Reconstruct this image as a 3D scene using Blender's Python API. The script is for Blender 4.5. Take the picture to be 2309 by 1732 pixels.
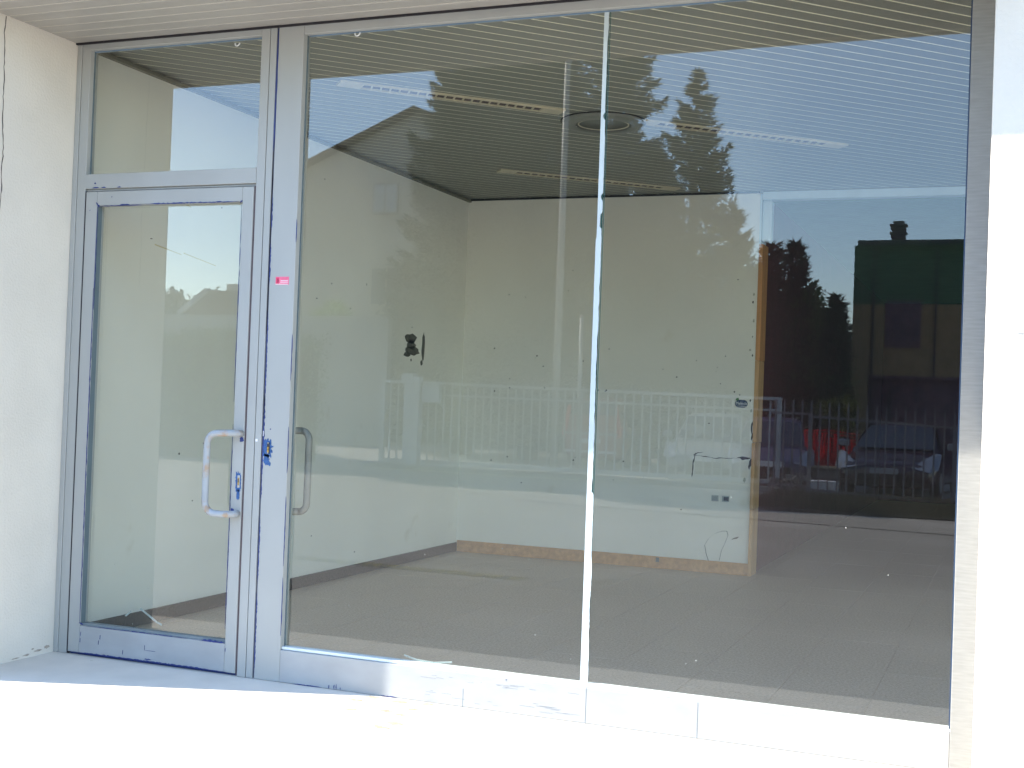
import bpy, bmesh, math, random
import numpy as np
from mathutils import Vector, Matrix
random.seed(7); np.random.seed(7)
for o in list(bpy.data.objects): bpy.data.objects.remove(o)
S = bpy.context.scene
COL = S.collection

# ------------------------------------------------------------------ camera
yaw, pitch, roll = math.radians(21.756), math.radians(0.797), math.radians(2.094)
fw = Vector((-math.sin(yaw)*math.cos(pitch), math.cos(yaw)*math.cos(pitch), math.sin(pitch)))
rt = Vector((math.cos(yaw), math.sin(yaw), 0)); up = rt.cross(fw)
r2 = rt*math.cos(roll)+up*math.sin(roll); u2 = -rt*math.sin(roll)+up*math.cos(roll)
cd = bpy.data.cameras.new('camera'); cam = bpy.data.objects.new('camera', cd); COL.objects.link(cam)
cam.matrix_world = Matrix(((r2.x,u2.x,-fw.x,4.1367),(r2.y,u2.y,-fw.y,-4.7067),(r2.z,u2.z,-fw.z,1.245),(0,0,0,1)))
cd.sensor_width = 36; cd.lens = 2843.96/2309*36; cd.clip_end = 2000; cd.clip_start = .05
S.camera = cam

# ------------------------------------------------------------------ light
SUN_EL = math.radians(38.5)
sv = Vector((-.93,-.35,0)).normalized()*math.cos(SUN_EL)+Vector((0,0,math.sin(SUN_EL)))   # towards the sun
w = bpy.data.worlds.new('World'); S.world = w; w.use_nodes = True
nt = w.node_tree; bg = nt.nodes['Background']
sky = nt.nodes.new('ShaderNodeTexSky'); sky.sky_type = 'NISHITA'; sky.sun_disc = False
sky.sun_elevation = SUN_EL; sky.sun_rotation = math.atan2(sv.x, sv.y) % (2*math.pi)
sky.air_density = 1.0; sky.dust_density = .1; sky.ozone_density = 2.3
nt.links.new(sky.outputs[0], bg.inputs[0]); bg.inputs[1].default_value = .12
sd = bpy.data.lights.new('sun','SUN'); sd.energy = 2.35; sd.angle = math.radians(.5); sd.color = (1,.94,.83)
sun = bpy.data.objects.new('sun', sd); COL.objects.link(sun)
sun.rotation_euler = (-sv).to_track_quat('-Z','Y').to_euler()
S.view_settings.view_transform = 'Standard'; S.view_settings.look = 'None'
S.view_settings.exposure = 2.5; S.view_settings.gamma = 1; S.view_settings.use_curve_mapping = False
S.render.engine = 'CYCLES'
S.cycles.max_bounces = 10; S.cycles.diffuse_bounces = 6; S.cycles.glossy_bounces = 4; S.cycles.transparent_max_bounces = 16
S.cycles.sample_clamp_indirect = 8

# ------------------------------------------------------------------ materials
MATS = {}
def mat(name, col, rough=.7, var=.12, scale=6, metal=0, bump=0, bscale=60, col2=None, thr=.5, soft=.15, mscale=3, spec=.5, trans=0, stretch=None, det=5):
    if name in MATS: return MATS[name]
    m = bpy.data.materials.new(name); m.use_nodes = True; t = m.node_tree; N = t.nodes; L = t.links
    b = N['Principled BSDF']; b.inputs['Roughness'].default_value = rough; b.inputs['Metallic'].default_value = metal
    b.inputs['Specular IOR Level'].default_value = spec
    g = N.new('ShaderNodeNewGeometry'); mp = N.new('ShaderNodeMapping')
    L.new(g.outputs['Position'], mp.inputs[0])
    if stretch: mp.inputs['Scale'].default_value = stretch
    n = N.new('ShaderNodeTexNoise'); n.inputs['Scale'].default_value = scale; n.inputs['Detail'].default_value = det
    L.new(mp.outputs[0], n.inputs[0])
    r = N.new('ShaderNodeMapRange'); r.inputs[1].default_value = .3; r.inputs[2].default_value = .7
    r.inputs[3].default_value = 1-var; r.inputs[4].default_value = 1+var
    L.new(n.outputs[0], r.inputs[0])
    mx = N.new('ShaderNodeVectorMath'); mx.operation = 'SCALE'; mx.inputs[0].default_value = col[:3]
    L.new(r.outputs[0], mx.inputs['Scale'])
    out = mx.outputs[0]
    if col2:
        n2 = N.new('ShaderNodeTexNoise'); n2.inputs['Scale'].default_value = mscale; n2.inputs['Detail'].default_value = 8; n2.inputs['Roughness'].default_value = .65
        L.new(mp.outputs[0], n2.inputs[0])
        r2_ = N.new('ShaderNodeMapRange'); r2_.inputs[1].default_value = thr; r2_.inputs[2].default_value = thr+soft
        L.new(n2.outputs[0], r2_.inputs[0])
        m2 = N.new('ShaderNodeMix'); m2.data_type = 'RGBA'; L.new(r2_.outputs[0], m2.inputs[0]); L.new(out, m2.inputs[6]); m2.inputs[7].default_value = (*col2,1)
        out = m2.outputs[2]
    L.new(out, b.inputs['Base Color'])
    if bump:
        n3 = N.new('ShaderNodeTexNoise'); n3.inputs['Scale'].default_value = bscale; n3.inputs['Detail'].default_value = 6
        L.new(mp.outputs[0], n3.inputs[0]); bp = N.new('ShaderNodeBump'); bp.inputs['Strength'].default_value = bump; bp.inputs['Distance'].default_value = .01
        L.new(n3.outputs[0], bp.inputs['Height']); L.new(bp.outputs[0], b.inputs['Normal'])
    if trans:
        tb = N.new('ShaderNodeBsdfTranslucent'); L.new(out, tb.inputs[0]); ms = N.new('ShaderNodeMixShader'); ms.inputs[0].default_value = trans
        L.new(b.outputs[0], ms.inputs[1]); L.new(tb.outputs[0], ms.inputs[2]); L.new(ms.outputs[0], N['Material Output'].inputs[0])
    MATS[name] = m; return m

def glass_mat(name, tint, f0, dirt=.007):
    m = bpy.data.materials.new(name); m.use_nodes = True; t = m.node_tree; N = t.nodes; L = t.links; N.clear()
    g = N.new('ShaderNodeNewGeometry'); d = N.new('ShaderNodeVectorMath'); d.operation = 'DOT_PRODUCT'
    L.new(g.outputs['True Normal'], d.inputs[0]); L.new(g.outputs['Incoming'], d.inputs[1])
    def M(op, a, b=None, c=None):
        q = N.new('ShaderNodeMath'); q.operation = op
        for i, v_ in enumerate((a,b,c)):
            if v_ is None: continue
            if hasattr(v_, 'node'): L.new(v_, q.inputs[i])
            else: q.inputs[i].default_value = v_
        return q.outputs[0]
    c = M('ABSOLUTE', d.outputs['Value']); k = M('POWER', M('SUBTRACT', 1, c), 5)
    f = M('MULTIPLY_ADD', k, 1-f0, f0)
    f = M('MULTIPLY', f, M('SUBTRACT', 1, g.outputs['Backfacing']))
    tr = N.new('ShaderNodeBsdfTransparent'); tr.inputs[0].default_value = (*tint,1)
    gl = N.new('ShaderNodeBsdfGlossy'); gl.inputs['Roughness'].default_value = 0; gl.inputs[0].default_value = (1,1,1,1)
    ms = N.new('ShaderNodeMixShader'); L.new(f, ms.inputs[0]); L.new(tr.outputs[0], ms.inputs[1]); L.new(gl.outputs[0], ms.inputs[2])
    # dust: specks, streaks and a thin film
    v_ = N.new('ShaderNodeTexVoronoi'); v_.inputs['Scale'].default_value = 26; L.new(g.outputs['Position'], v_.inputs[0])
    n2 = N.new('ShaderNodeTexNoise'); n2.inputs['Scale'].default_value = 1.4; n2.inputs['Detail'].default_value = 3; L.new(g.outputs['Position'], n2.inputs[0])
    sep = N.new('ShaderNodeSeparateColor'); L.new(v_.outputs['Color'], sep.inputs[0])
    keep = M('GREATER_THAN', sep.outputs[0], .9)
    speck = M('MULTIPLY', M('LESS_THAN', v_.outputs['Distance'], M('MULTIPLY', sep.outputs[1], .055)), keep)
    sx = N.new('ShaderNodeSeparateXYZ'); L.new(g.outputs['Position'], sx.inputs[0])
    low = M('MULTIPLY', M('LESS_THAN', sx.outputs[2], 1.1), .55)
    film = M('MULTIPLY', M('MULTIPLY', n2.outputs[0], dirt*2), 1)
    fac = M('MULTIPLY', M('MAXIMUM', M('MULTIPLY', speck, low), film), M('SUBTRACT', 1, g.outputs['Backfacing']))
    df = N.new('ShaderNodeBsdfDiffuse'); df.inputs[0].default_value = (.8,.8,.76,1)
    m2 = N.new('ShaderNodeMixShader'); L.new(fac, m2.inputs[0]); L.new(ms.outputs[0], m2.inputs[1]); L.new(df.outputs[0], m2.inputs[2])
    o = N.new('ShaderNodeOutputMaterial'); L.new(m2.outputs[0], o.inputs[0]); return m

M_stucco = mat('white_stucco', (.64,.595,.525), .9, .05, 2.5, bump=.25, bscale=90, col2=(.6,.56,.5), thr=.66, soft=.1, mscale=4)
M_ledge = mat('ledge_concrete', (.68,.625,.54), .9, .06, 5, bump=.15, bscale=120, col2=(.55,.47,.36), thr=.68, soft=.06, mscale=5)
M_frame = mat('painted_aluminium', (.35,.352,.335), .42, .05, 3, bump=.03, bscale=200, col2=(.03,.06,.18), thr=.735, soft=.02, mscale=28, stretch=(1,1,.6))
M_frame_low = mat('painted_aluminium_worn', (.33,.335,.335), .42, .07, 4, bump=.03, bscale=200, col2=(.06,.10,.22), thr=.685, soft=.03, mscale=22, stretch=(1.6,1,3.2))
M_bluep = mat('old_blue_paint', (.012,.028,.15), .5, .25, 60)
M_blue2 = mat('old_blue_paint_faded', (.025,.09,.25), .55, .3, 80)
M_dark = mat('dark_gap', (.012,.010,.014), .8, .1)
M_maroon = mat('brown_gasket', (.10,.07,.075), .6, .2, 30)
M_gasket = mat('grey_gasket', (.10,.14,.16), .5, .2, 30)
M_soff = mat('soffit_slat', (.34,.325,.30), .38, .06, 2.0, bump=.02, stretch=(1,14,1))
M_soffgap = mat('soffit_gap_lit', (.74,.70,.60), .6, .06, 5)  # pale tone paints the lit lower bevels between the slats
M_ceil = mat('ceiling_slat_metal', (.20,.205,.18), .42, .05, 2)
M_ceilgap = mat('ceiling_gap_lit', (.93,.90,.72), .6, .06, 5)  # bright tone paints the light caught in the slat gaps
M_wall = mat('interior_plaster', (.81,.80,.735), .9, .035, 1.6, bump=.06, bscale=50, col2=(.72,.69,.59), thr=.66, soft=.12, mscale=2.5)
M_wallb = mat('interior_plaster_back', (.83,.81,.735), .9, .035, 1.4, bump=.06, bscale=50, col2=(.74,.70,.59), thr=.67, soft=.12, mscale=2.2)
M_tile = mat('terrazzo', (.45,.385,.315), .55, .22, 80, bump=.0, col2=(.52,.47,.41), thr=.60, soft=.05, mscale=75, det=3)
M_grout = mat('grout', (.22,.20,.17), .9, .1)
M_base = mat('grey_terrazzo_skirting', (.03,.026,.023), .5, .5, 70, col2=(.2,.19,.18), thr=.62, soft=.03, mscale=120)
M_basebrown = mat('brown_tile_skirting', (.55,.30,.13), .6, .15, 30)
M_wood = mat('raw_wood_jamb', (.56,.27,.10), .7, .18, 5, stretch=(8,8,.8))
M_wood2 = mat('pale_wood_jamb', (.60,.36,.17), .7, .15, 5, stretch=(8,8,.8))
M_trim = mat('pale_blue_trim', (.55,.66,.72), .5, .06)
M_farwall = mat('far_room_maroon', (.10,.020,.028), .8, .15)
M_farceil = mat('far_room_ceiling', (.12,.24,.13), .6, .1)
M_cream = mat('cream_louvre_metal', (.62,.56,.42), .45, .06)
M_strip = mat('silicone_strip', (.50,.56,.58), .6, .05, 8)
M_edge = mat('green_glass_edge', (.04,.10,.09), .2, .1)
M_tube = mat('chalky_handle_paint', (.34,.36,.38), .5, .10, 18, bump=.04, bscale=140, col2=(.36,.26,.18), thr=.50, soft=.12, mscale=16)
M_tubein = mat('inner_handle_paint', (.22,.22,.20), .5, .10, 18)
M_brass = mat('brass', (.45,.30,.10), .35, .3, 90, metal=.8)
M_steel = mat('lock_plate_steel', (.5,.5,.48), .35, .2, 90, metal=.7)
M_pink = mat('pink_sticker', (.78,.14,.24), .5, .1, 60)
M_white = mat('white_print', (.8,.8,.8), .6, .03)
M_black = mat('black_print', (.03,.03,.04), .6, .03)
M_stain = mat('dark_smear', (.10,.10,.085), .9, .3, 40)
M_crack = mat('crack_shadow', (.07,.055,.05), .95, .3, 40)
M_yell = mat('yellow_scuff', (.62,.55,.33), .9, .1, 30)
M_logo = mat('navy_label', (.02,.05,.13), .4, .05)
M_leafg = mat('green_label', (.06,.20,.06), .4, .05)
M_paper = mat('white_paper', (.82,.82,.81), .7, .02)
M_greyink = mat('grey_ink', (.45,.45,.46), .7, .02)
M_asph = mat('asphalt', (.33,.295,.25), .92, .7, 60, bump=.35, bscale=140, col2=(.40,.36,.31), thr=.50, soft=.14, mscale=.6, stretch=(1,1,1))
M_road = mat('pale_road', (.45,.43,.40), .92, .18, 40, bump=.2, bscale=90, col2=(.33,.32,.30), thr=.55, soft=.1, mscale=.5)
M_yline = mat('faded_yellow_line', (.36,.30,.14), .9, .25, 25, col2=(.16,.155,.14), thr=.47, soft=.06, mscale=14)
M_soil = mat('dry_verge', (.085,.070,.045), .95, .35, 12, bump=.5, bscale=30)
M_kerb = mat('kerb_concrete', (.22,.23,.22), .9, .12, 8, bump=.2)
M_gate = mat('galvanised_gate', (.44,.46,.45), .5, .10, 6)
M_fence = mat('dull_fence_paint', (.20,.17,.17), .6, .12, 8)
M_pole = mat('pole_metal', (.42,.39,.34), .5, .06, 4)
M_need = mat('needles', (.030,.050,.024), .6, .4, 3, trans=.15)
M_need2 = mat('needles_light', (.045,.062,.026), .55, .4, 3, trans=.2)
M_leaf = mat('leaves', (.14,.19,.06), .38, .45, 4, trans=.4)
M_leafy = mat('yellow_leaves', (.22,.20,.03), .5, .4, 4, trans=.35)
M_bark = mat('bark', (.07,.055,.04), .9, .3, 14, bump=.5, bscale=25)
M_grass = mat('pampas_blade', (.34,.46,.11), .4, .4, 5, trans=.45)
M_house = mat('house_render', (.62,.56,.47), .9, .06, 1, bump=.1)
M_roof = mat('roof_tile', (.12,.075,.055), .85, .25, 9)
M_ceiltint = mat('ceiling_tint_facade', (.06,.12,.06), .85, .07, .8)  # green tint of the far ceiling seen through the glass, painted in
M_greenD = mat('dark_trim_metal', (.03,.03,.035), .5, .1)
M_ochre = mat('ochre_facade', (.26,.18,.09), .85, .07, .8)
M_plum = mat('plum_base', (.12,.07,.09), .85, .08, .8)
M_shut = mat('shutter', (.11,.06,.08), .6, .08, 6, stretch=(1,1,10))
M_pane = mat('dark_pane', (.04,.05,.07), .08, .05)
M_palepane = mat('pale_curtained_pane', (.50,.55,.60), .25, .05)
M_carblk = mat('dark_plum_car_paint', (.035,.018,.028), .2, .05, 2, spec=.9)
M_carsil = mat('silver_car_paint', (.32,.34,.37), .3, .04, 2, metal=.2)
M_carblu = mat('slate_car_paint', (.10,.10,.17), .25, .05, 2)
M_carred = mat('red_car_paint', (.30,.05,.05), .3, .05, 2)
M_cargl = mat('car_glass', (.03,.035,.045), .06, .05, 2, spec=1.0)
M_tyre = mat('tyre_rubber', (.02,.02,.02), .9, .1)
M_rim = mat('alloy_rim', (.35,.35,.36), .3, .1, metal=.8)
M_lamp = mat('headlamp_lens', (.32,.34,.38), .12, .1, metal=.4)
M_tail = mat('tail_lamp_red', (.95,.04,.06), .2, .05, trans=.5)
M_chrome = mat('chrome', (.8,.8,.8), .1, .02, metal=1)
M_red = mat('red_plastic_netting', (.85,.015,.02), .5, .25, 30, trans=.55)
M_plank = mat('weathered_plank', (.50,.40,.26), .85, .2, 8, stretch=(1,6,6))
M_box = mat('pale_foam_box', (.70,.66,.66), .7, .05)
M_rockc = mat('grey_debris', (.20,.18,.17), .9, .3, 8, bump=.4)
GLASS = glass_mat('window_glass', (.965,.97,.95), .083)

# ------------------------------------------------------------------ mesh helpers
class MB:
    def __init__(s): s.v = []; s.f = []
    def add(s, vs, fs):
        k = len(s.v); s.v += [tuple(p) for p in vs]; s.f += [tuple(i+k for i in f) for f in fs]; return s
    def box(s, x0,x1,y0,y1,z0,z1):
        return s.add([(x0,y0,z0),(x1,y0,z0),(x1,y1,z0),(x0,y1,z0),(x0,y0,z1),(x1,y0,z1),(x1,y1,z1),(x0,y1,z1)],
            [(0,3,2,1),(4,5,6,7),(0,1,5,4),(1,2,6,5),(2,3,7,6),(3,0,4,7)])
    def prism(s, pts, axis, a, b):
        # polygon in the plane normal to axis, extruded from a to b
        def P(p, h):
            return {0:(h,p[0],p[1]), 1:(p[0],h,p[1]), 2:(p[0],p[1],h)}[axis]
        n = len(pts); vs = [P(p,a) for p in pts]+[P(p,b) for p in pts]
        return s.add(vs, [tuple(range(n))[::-1], tuple(range(n,2*n))]+[(i,(i+1)%n,n+(i+1)%n,n+i) for i in range(n)])
    def tube(s, pts, r, n=10, cap=True):
        pts = [Vector(p) for p in pts]; rings = []
        rr = r if isinstance(r,(list,tuple)) else [r]*len(pts)
        ref = Vector((0,0,1))
        if abs((pts[-1]-pts[0]).normalized().z) > .8: ref = Vector((0,1,0))
        for i,p in enumerate(pts):
            d = (pts[min(i+1,len(pts)-1)]-pts[max(i-1,0)]).normalized()
            a = d.cross(ref)
            if a.length < .05: a = d.cross(Vector((1,0,0)))
            a.normalize(); b = d.cross(a)
            rings.append([p+(a*math.cos(2*math.pi*k/n)+b*math.sin(2*math.pi*k/n))*rr[i] for k in range(n)])
        vs = [q for R_ in rings for q in R_]; fs = []
        for i in range(len(rings)-1):
            for k in range(n): fs.append((i*n+k,i*n+(k+1)%n,(i+1)*n+(k+1)%n,(i+1)*n+k))
        if cap: fs += [tuple(range(n))[::-1], tuple((len(rings)-1)*n+k for k in range(n))]
        return s.add(vs, fs)
    def lathe(s, prof, c, n=40, axis='z'):
        vs = []; fs = []
        for r,h in prof:
            for k in range(n):
                a = 2*math.pi*k/n; x,y = r*math.cos(a), r*math.sin(a)
                vs.append((c[0]+x,c[1]+y,c[2]+h) if axis=='z' else ((c[0]+h,c[1]+x,c[2]+y) if axis=='x' else (c[0]+x,c[1]+h,c[2]+y)))
        for i in range(len(prof)-1):
            for k in range(n): fs.append((i*n+k,i*n+(k+1)%n,(i+1)*n+(k+1)%n,(i+1)*n+k))
        return s.add(vs, fs)
    def xf(s, M): s.v = [tuple(M@Vector(p)) for p in s.v]; return s
    def build(s, name, m, parent=None, smooth=False, bevel=0, seg=2, **tags):
        me = bpy.data.meshes.new(name); me.from_pydata(s.v, [], s.f); me.validate()
        bm = bmesh.new(); bm.from_mesh(me); bmesh.ops.recalc_face_normals(bm, faces=bm.faces); bm.to_mesh(me); bm.free()
        if smooth: me.polygons.foreach_set('use_smooth', [True]*len(me.polygons))
        me.materials.append(m); o = bpy.data.objects.new(name, me); COL.objects.link(o)
        if parent: o.parent = parent
        if bevel:
            b = o.modifiers.new('bevel','BEVEL'); b.width = bevel; b.segments = seg; b.limit_method = 'ANGLE'; b.angle_limit = math.radians(35)
        for k,v_ in tags.items(): o[k] = v_
        return o
def tag(o, label=None, cat=None, group=None, kind=None):
    if label: o['label'] = label
    if cat: o['category'] = cat
    if group: o['group'] = group
    if kind: o['kind'] = kind
    return o
def thing(name, label, cat, loc=(0,0,0), rz=0, group=None):
    o = bpy.data.objects.new(name, None); COL.objects.link(o); o.location = loc; o.rotation_euler = (0,0,rz); o.empty_display_size = .1
    return tag(o, label, cat, group)
def copy_tree(o, parent=None):
    c = o.copy(); COL.objects.link(c); c.parent = parent
    for ch in list(o.children): copy_tree(ch, c)
    return c
def jag(pts, w0, w1, seed, step=.008, axis='z'):
    """ragged vertical (or horizontal) sliver in the facade plane, returns outline points (x,z)"""
    rnd = random.Random(seed); (x0,z0),(x1,z1) = pts; L_ = math.hypot(x1-x0,z1-z0); n = max(2,int(L_/step)); A=[];B=[]
    dx,dz = (x1-x0)/L_,(z1-z0)/L_; nx,nz = -dz,dx
    for i in range(n+1):
        t = i/n; e = min(1, 6*min(t,1-t)+.05)
        a = rnd.uniform(w0,w1)*e; b = rnd.uniform(w0,w1)*e*.4
        cx,cz = x0+(x1-x0)*t, z0+(z1-z0)*t
        A.append((cx+nx*a,cz+nz*a)); B.append((cx-nx*b,cz-nz*b))
    return A,B
def strip_mesh(A, B, yf, yb):
    """thin slab between two outlines in xz, from y=yf (front) to yb"""
    m = MB(); n = len(A); vs = []
    for p in A: vs.append((p[0],yf,p[1]))
    for p in B: vs.append((p[0],yf,p[1]))
    for p in A: vs.append((p[0],yb,p[1]))
    for p in B: vs.append((p[0],yb,p[1]))
    fs = []
    for i in range(n-1):
        fs += [(i,i+1,n+i+1,n+i),(2*n+i,3*n+i,3*n+i+1,2*n+i+1),(i,2*n+i,2*n+i+1,i+1),(n+i,n+i+1,3*n+i+1,3*n+i)]
    return m.add(vs, fs)
def chip(pts, w0, w1, seed, parent, m=None, y=0, step=.008, name='paint_chip'):
    A,B = jag(pts,w0,w1,seed,step); return strip_mesh(A,B,y-.0014,y+.001).build(name, m or M_bluep, parent)

# ------------------------------------------------------------------ ground
G = -.30
gm = MB(); gm.add([(-600,-.94,G),(600,-.94,G),(600,-19.9,G),(-600,-19.9,G)],[(0,3,2,1)]).build('asphalt_forecourt', M_asph, kind='structure')
MB().add([(-600,-19.9,G),(600,-19.9,G),(600,-900,G),(-600,-900,G)],[(0,3,2,1)]).build('road', M_road, kind='structure')
MB().add([(-600,-.97,G-.02),(600,-.97,G-.02),(600,600,G-.02),(-600,600,G-.02)],[(0,1,2,3)]).build('ground', M_soil, kind='structure')
MB().add([(.5,-14.95,G+.03),(3.2,-15.2,G+.02),(9,-14.2,G+.03),(9,-19.6,G+.05),(.2,-19.6,G+.05),(.1,-17.6,G+.05)],[(0,5,4,3,2,1)]).build('verge', M_soil, kind='structure')
MB().box(-2.6,.1,-5.62,-5.42,G,G+.004).build('painted_line', M_yline, kind='structure').rotation_euler = (0,0,.02)
MB().prism([(-3,-13.6),(9,-12.0),(9,-12.06),(-3,-13.68)],2,G,G+.004).build('asphalt_seam', M_crack, kind='structure')
ledge = MB().box(-6,9.9,-.97,.06,G-.02,0).build('ledge', M_ledge, bevel=.008, kind='structure')

for k,(x,y) in enumerate([[1.66,-.11],[1.708,-.035],[1.841,-.05],[1.854,-.209],[1.935,-.234],[1.951,-.03],[1.974,-.367],[1.954,-.439],[1.723,-.26],[1.935,-.136]]):
    rnd=random.Random(300+k); a_=rnd.uniform(.025,.06)
    MB().prism([(x+a_*math.cos(t)*rnd.uniform(.5,1.1),y+.022*math.sin(t)*rnd.uniform(.4,1.2)) for t in [i*2*math.pi/16 for i in range(16)]],2,-.002,.0012).build('dried_stain', mat('dried_stain',(.35,.29,.21),.95,.25,60), ledge)
# ------------------------------------------------------------------ shop building
pier = thing('wall_pier','white rendered wall pier left of the glass door, cracked down its outer edge','wall',(-1,-.35,0))
def inpier(mb, name, m, par=pier, **k):
    off = Vector(par.location); mb.v = [(x-off.x,y-off.y,z-off.z) for x,y,z in mb.v]; return mb.build(name, m, par, **k)
inpier(MB().box(-6,0,-.66,.058,-.3,2.99), 'pier_body', M_stucco, bevel=.006)
# crack at the outer edge of the reveal
rnd = random.Random(3); A=[];B=[]; yy=-.452
for i in range(60):
    z = 2.845-i*.0185; yy += rnd.uniform(-.0045,.0035); wd = rnd.uniform(.002,.005)
    A.append((yy,z)); B.append((yy+wd,z))
m_ = MB(); n=len(A)
m_.add([(.0015,p[0],p[1]) for p in A]+[(.0015,p[0],p[1]) for p in B]+[(-.002,p[0],p[1]) for p in A]+[(-.002,p[0],p[1]) for p in B],
   [f for i in range(n-1) for f in ((i,i+1,n+i+1,n+i),(i,2*n+i,2*n+i+1,i+1),(n+i,n+i+1,3*n+i+1,3*n+i))])
inpier(m_, 'crack', M_crack)
for k,(y0,z0,ry,rz_) in enumerate([(-.10,.022,.03,.006),(-.17,.014,.03,.005),(-.04,.03,.02,.011),(-.24,.010,.03,.004),(-.13,.035,.010,.004)]):
    rnd = random.Random(20+k); pts=[(y0+ry*math.cos(a)*rnd.uniform(.5,1), z0+rz_*math.sin(a)*rnd.uniform(.4,1.2)) for a in [i*.52 for i in range(12)]]
    inpier(MB().prism(pts,0,-.002,.0012), 'stain', mat('damp_dirt',(.36,.31,.26),.95,.3,60))
rp = thing('wall_pier','sunlit white rendered wall pier right of the large window','wall',(4.4,-.35,0))
inpier(MB().box(4.043,4.75,-.45,.058,-.3,2.99), 'pier_body', M_stucco, rp, bevel=.006)
notice = thing('notice','white paper notice taped to the sunlit pier right of the window','notice',(4.24,-.453,1.63))
def at(mb, o): mb.v=[(x-o.location.x,y-o.location.y,z-o.location.z) for x,y,z in mb.v]; return mb
at(MB().box(4.134,4.344,-.4535,-.4505,1.52,1.81),notice).build('sheet', M_paper, notice)
for z,x0 in [(1.635,4.142),(1.628,4.142),(1.62,4.145),(1.612,4.142),(1.575,4.142),(1.565,4.142),(1.555,4.142),(1.545,4.146)]:
    at(MB().box(x0,4.33,-.4542,-.4536,z,z+.0012),notice).build('ruled_line', M_greyink, notice)
def text(body, size, loc, rot, m, parent=None, name='lettering', align='LEFT', sx=1):
    cu = bpy.data.curves.new(name,'FONT'); cu.body = body; cu.size = size; cu.extrude = .0003; cu.align_x = align; cu.resolution_u = 2
    o = bpy.data.objects.new('tmp', cu); COL.objects.link(o); bpy.context.view_layer.update()
    me = bpy.data.meshes.new_from_object(o.evaluated_get(bpy.context.evaluated_depsgraph_get())); bpy.data.objects.remove(o)
    me.name = name; me.materials.clear(); me.materials.append(m)
    q = bpy.data.objects.new(name, me); COL.objects.link(q); q.location = loc; q.rotation_euler = rot; q.scale = (sx,1,1)
    if parent: q.parent = parent
    return q
text('V',.022,(4.1435-4.24,-.0012,1.645-1.63),(math.pi/2,0,0),M_greyink,notice)

# soffit over the ledge
sof = thing('soffit','grey metal slatted soffit over the glass front, lit bevels painted as pale joints','canopy',(0,0,0))
MB().box(-6,9.9,-.73,0,2.8525,2.87).build('backing', M_soffgap, sof)
pit = .087
protos = None
def slat_profile(L0, L1, y0, wd, z):
    e=.0016
    return MB().prism([(y0,z+e),(y0+e,z),(y0+wd-e,z),(y0+wd,z+e),(y0+wd,z+e+.006),(y0,z+e+.006)],0,L0,L1)
y = -.004; k = 0
base = None
while y-pit+.008 > -.74:
    if base is None: base = slat_profile(-6,9.9,-(pit-.008),pit-.008,2.85).build('slat', M_soff, sof); base.location=(0,y,0); o=base
    else:
        o = base.copy(); COL.objects.link(o); o.location=(0,y,0)
    y -= pit
MB().box(-6,9.9,-.012,0,2.842,2.858).build('edge_trim', M_dark, sof)
fas = tag(MB().box(-6,9.9,-.765,-.731,2.846,3.6).build('fascia', M_stucco, bevel=.004), 'pale fascia board along the outer edge of the slatted soffit','fascia')
MB().box(-6,9.9,-.73,15,2.99,3.2).build('roof_slab', M_kerb, kind='structure')

# ---------------- interior
RX = 9.4; BY = 4.79
lw = tag(MB().box(-.35,-.096,.058,BY+.22,-.02,2.99).build('interior_wall', M_wall), 'off white left side wall of the empty shop with dark smears','wall')
def part(mb, name, m, par, **k): return mb.build(name, m, par, **k)
part(MB().box(-.0965,-.083,.06,BY-.015,.0005,.075), 'skirting', M_base, lw, bevel=.002)
part(MB().box(-.0955,-.070,.06,BY,2.873,2.893), 'ceiling_trim', mat('olive_trim',(.12,.12,.08),.5,.1), lw)
def blob(cy, cz, ry, rz_, seed, m, name='smear', lobes=14):
    rnd = random.Random(seed); pts=[(cy+ry*math.cos(a)*rnd.uniform(.65,1.05), cz+rz_*math.sin(a)*rnd.uniform(.75,1.05)) for a in [i*2*math.pi/lobes for i in range(lobes)]]
    return MB().prism(pts,0,-.0965,-.0948).build(name, m, lw)
blob(3.815,1.69,.12,.042,1,M_stain); blob(3.825,1.645,.08,.045,2,M_stain); blob(3.85,1.60,.135,.040,3,M_stain); blob(3.76,1.57,.07,.02,4,M_stain); blob(3.83,1.53,.012,.012,9,M_stain)
blob(4.03,1.64,.030,.12,5,M_stain,lobes=18); blob(4.01,1.515,.022,.022,6,M_stain)
blob(.72,2.03,.012,.003,7,M_crack); 
for k,(y0,z0,y1,z1) in enumerate([(.5,2.32,1.05,2.245),(1.0,1.985,1.3,1.95),(.75,2.0,.98,1.975)]):
    MB().prism([(y0,z0),(y1,z1),(y1,z1+.006),(y0,z0+.007)],0,-.0965,-.0953).build('tape_mark', M_yell, lw)
for k in range(14):
    rnd = random.Random(200+k); blob(rnd.uniform(1,4.7), rnd.uniform(.1,2.7), rnd.uniform(.003,.010), rnd.uniform(.003,.008), 60+k, M_stain, 'fleck', 8)

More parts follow.
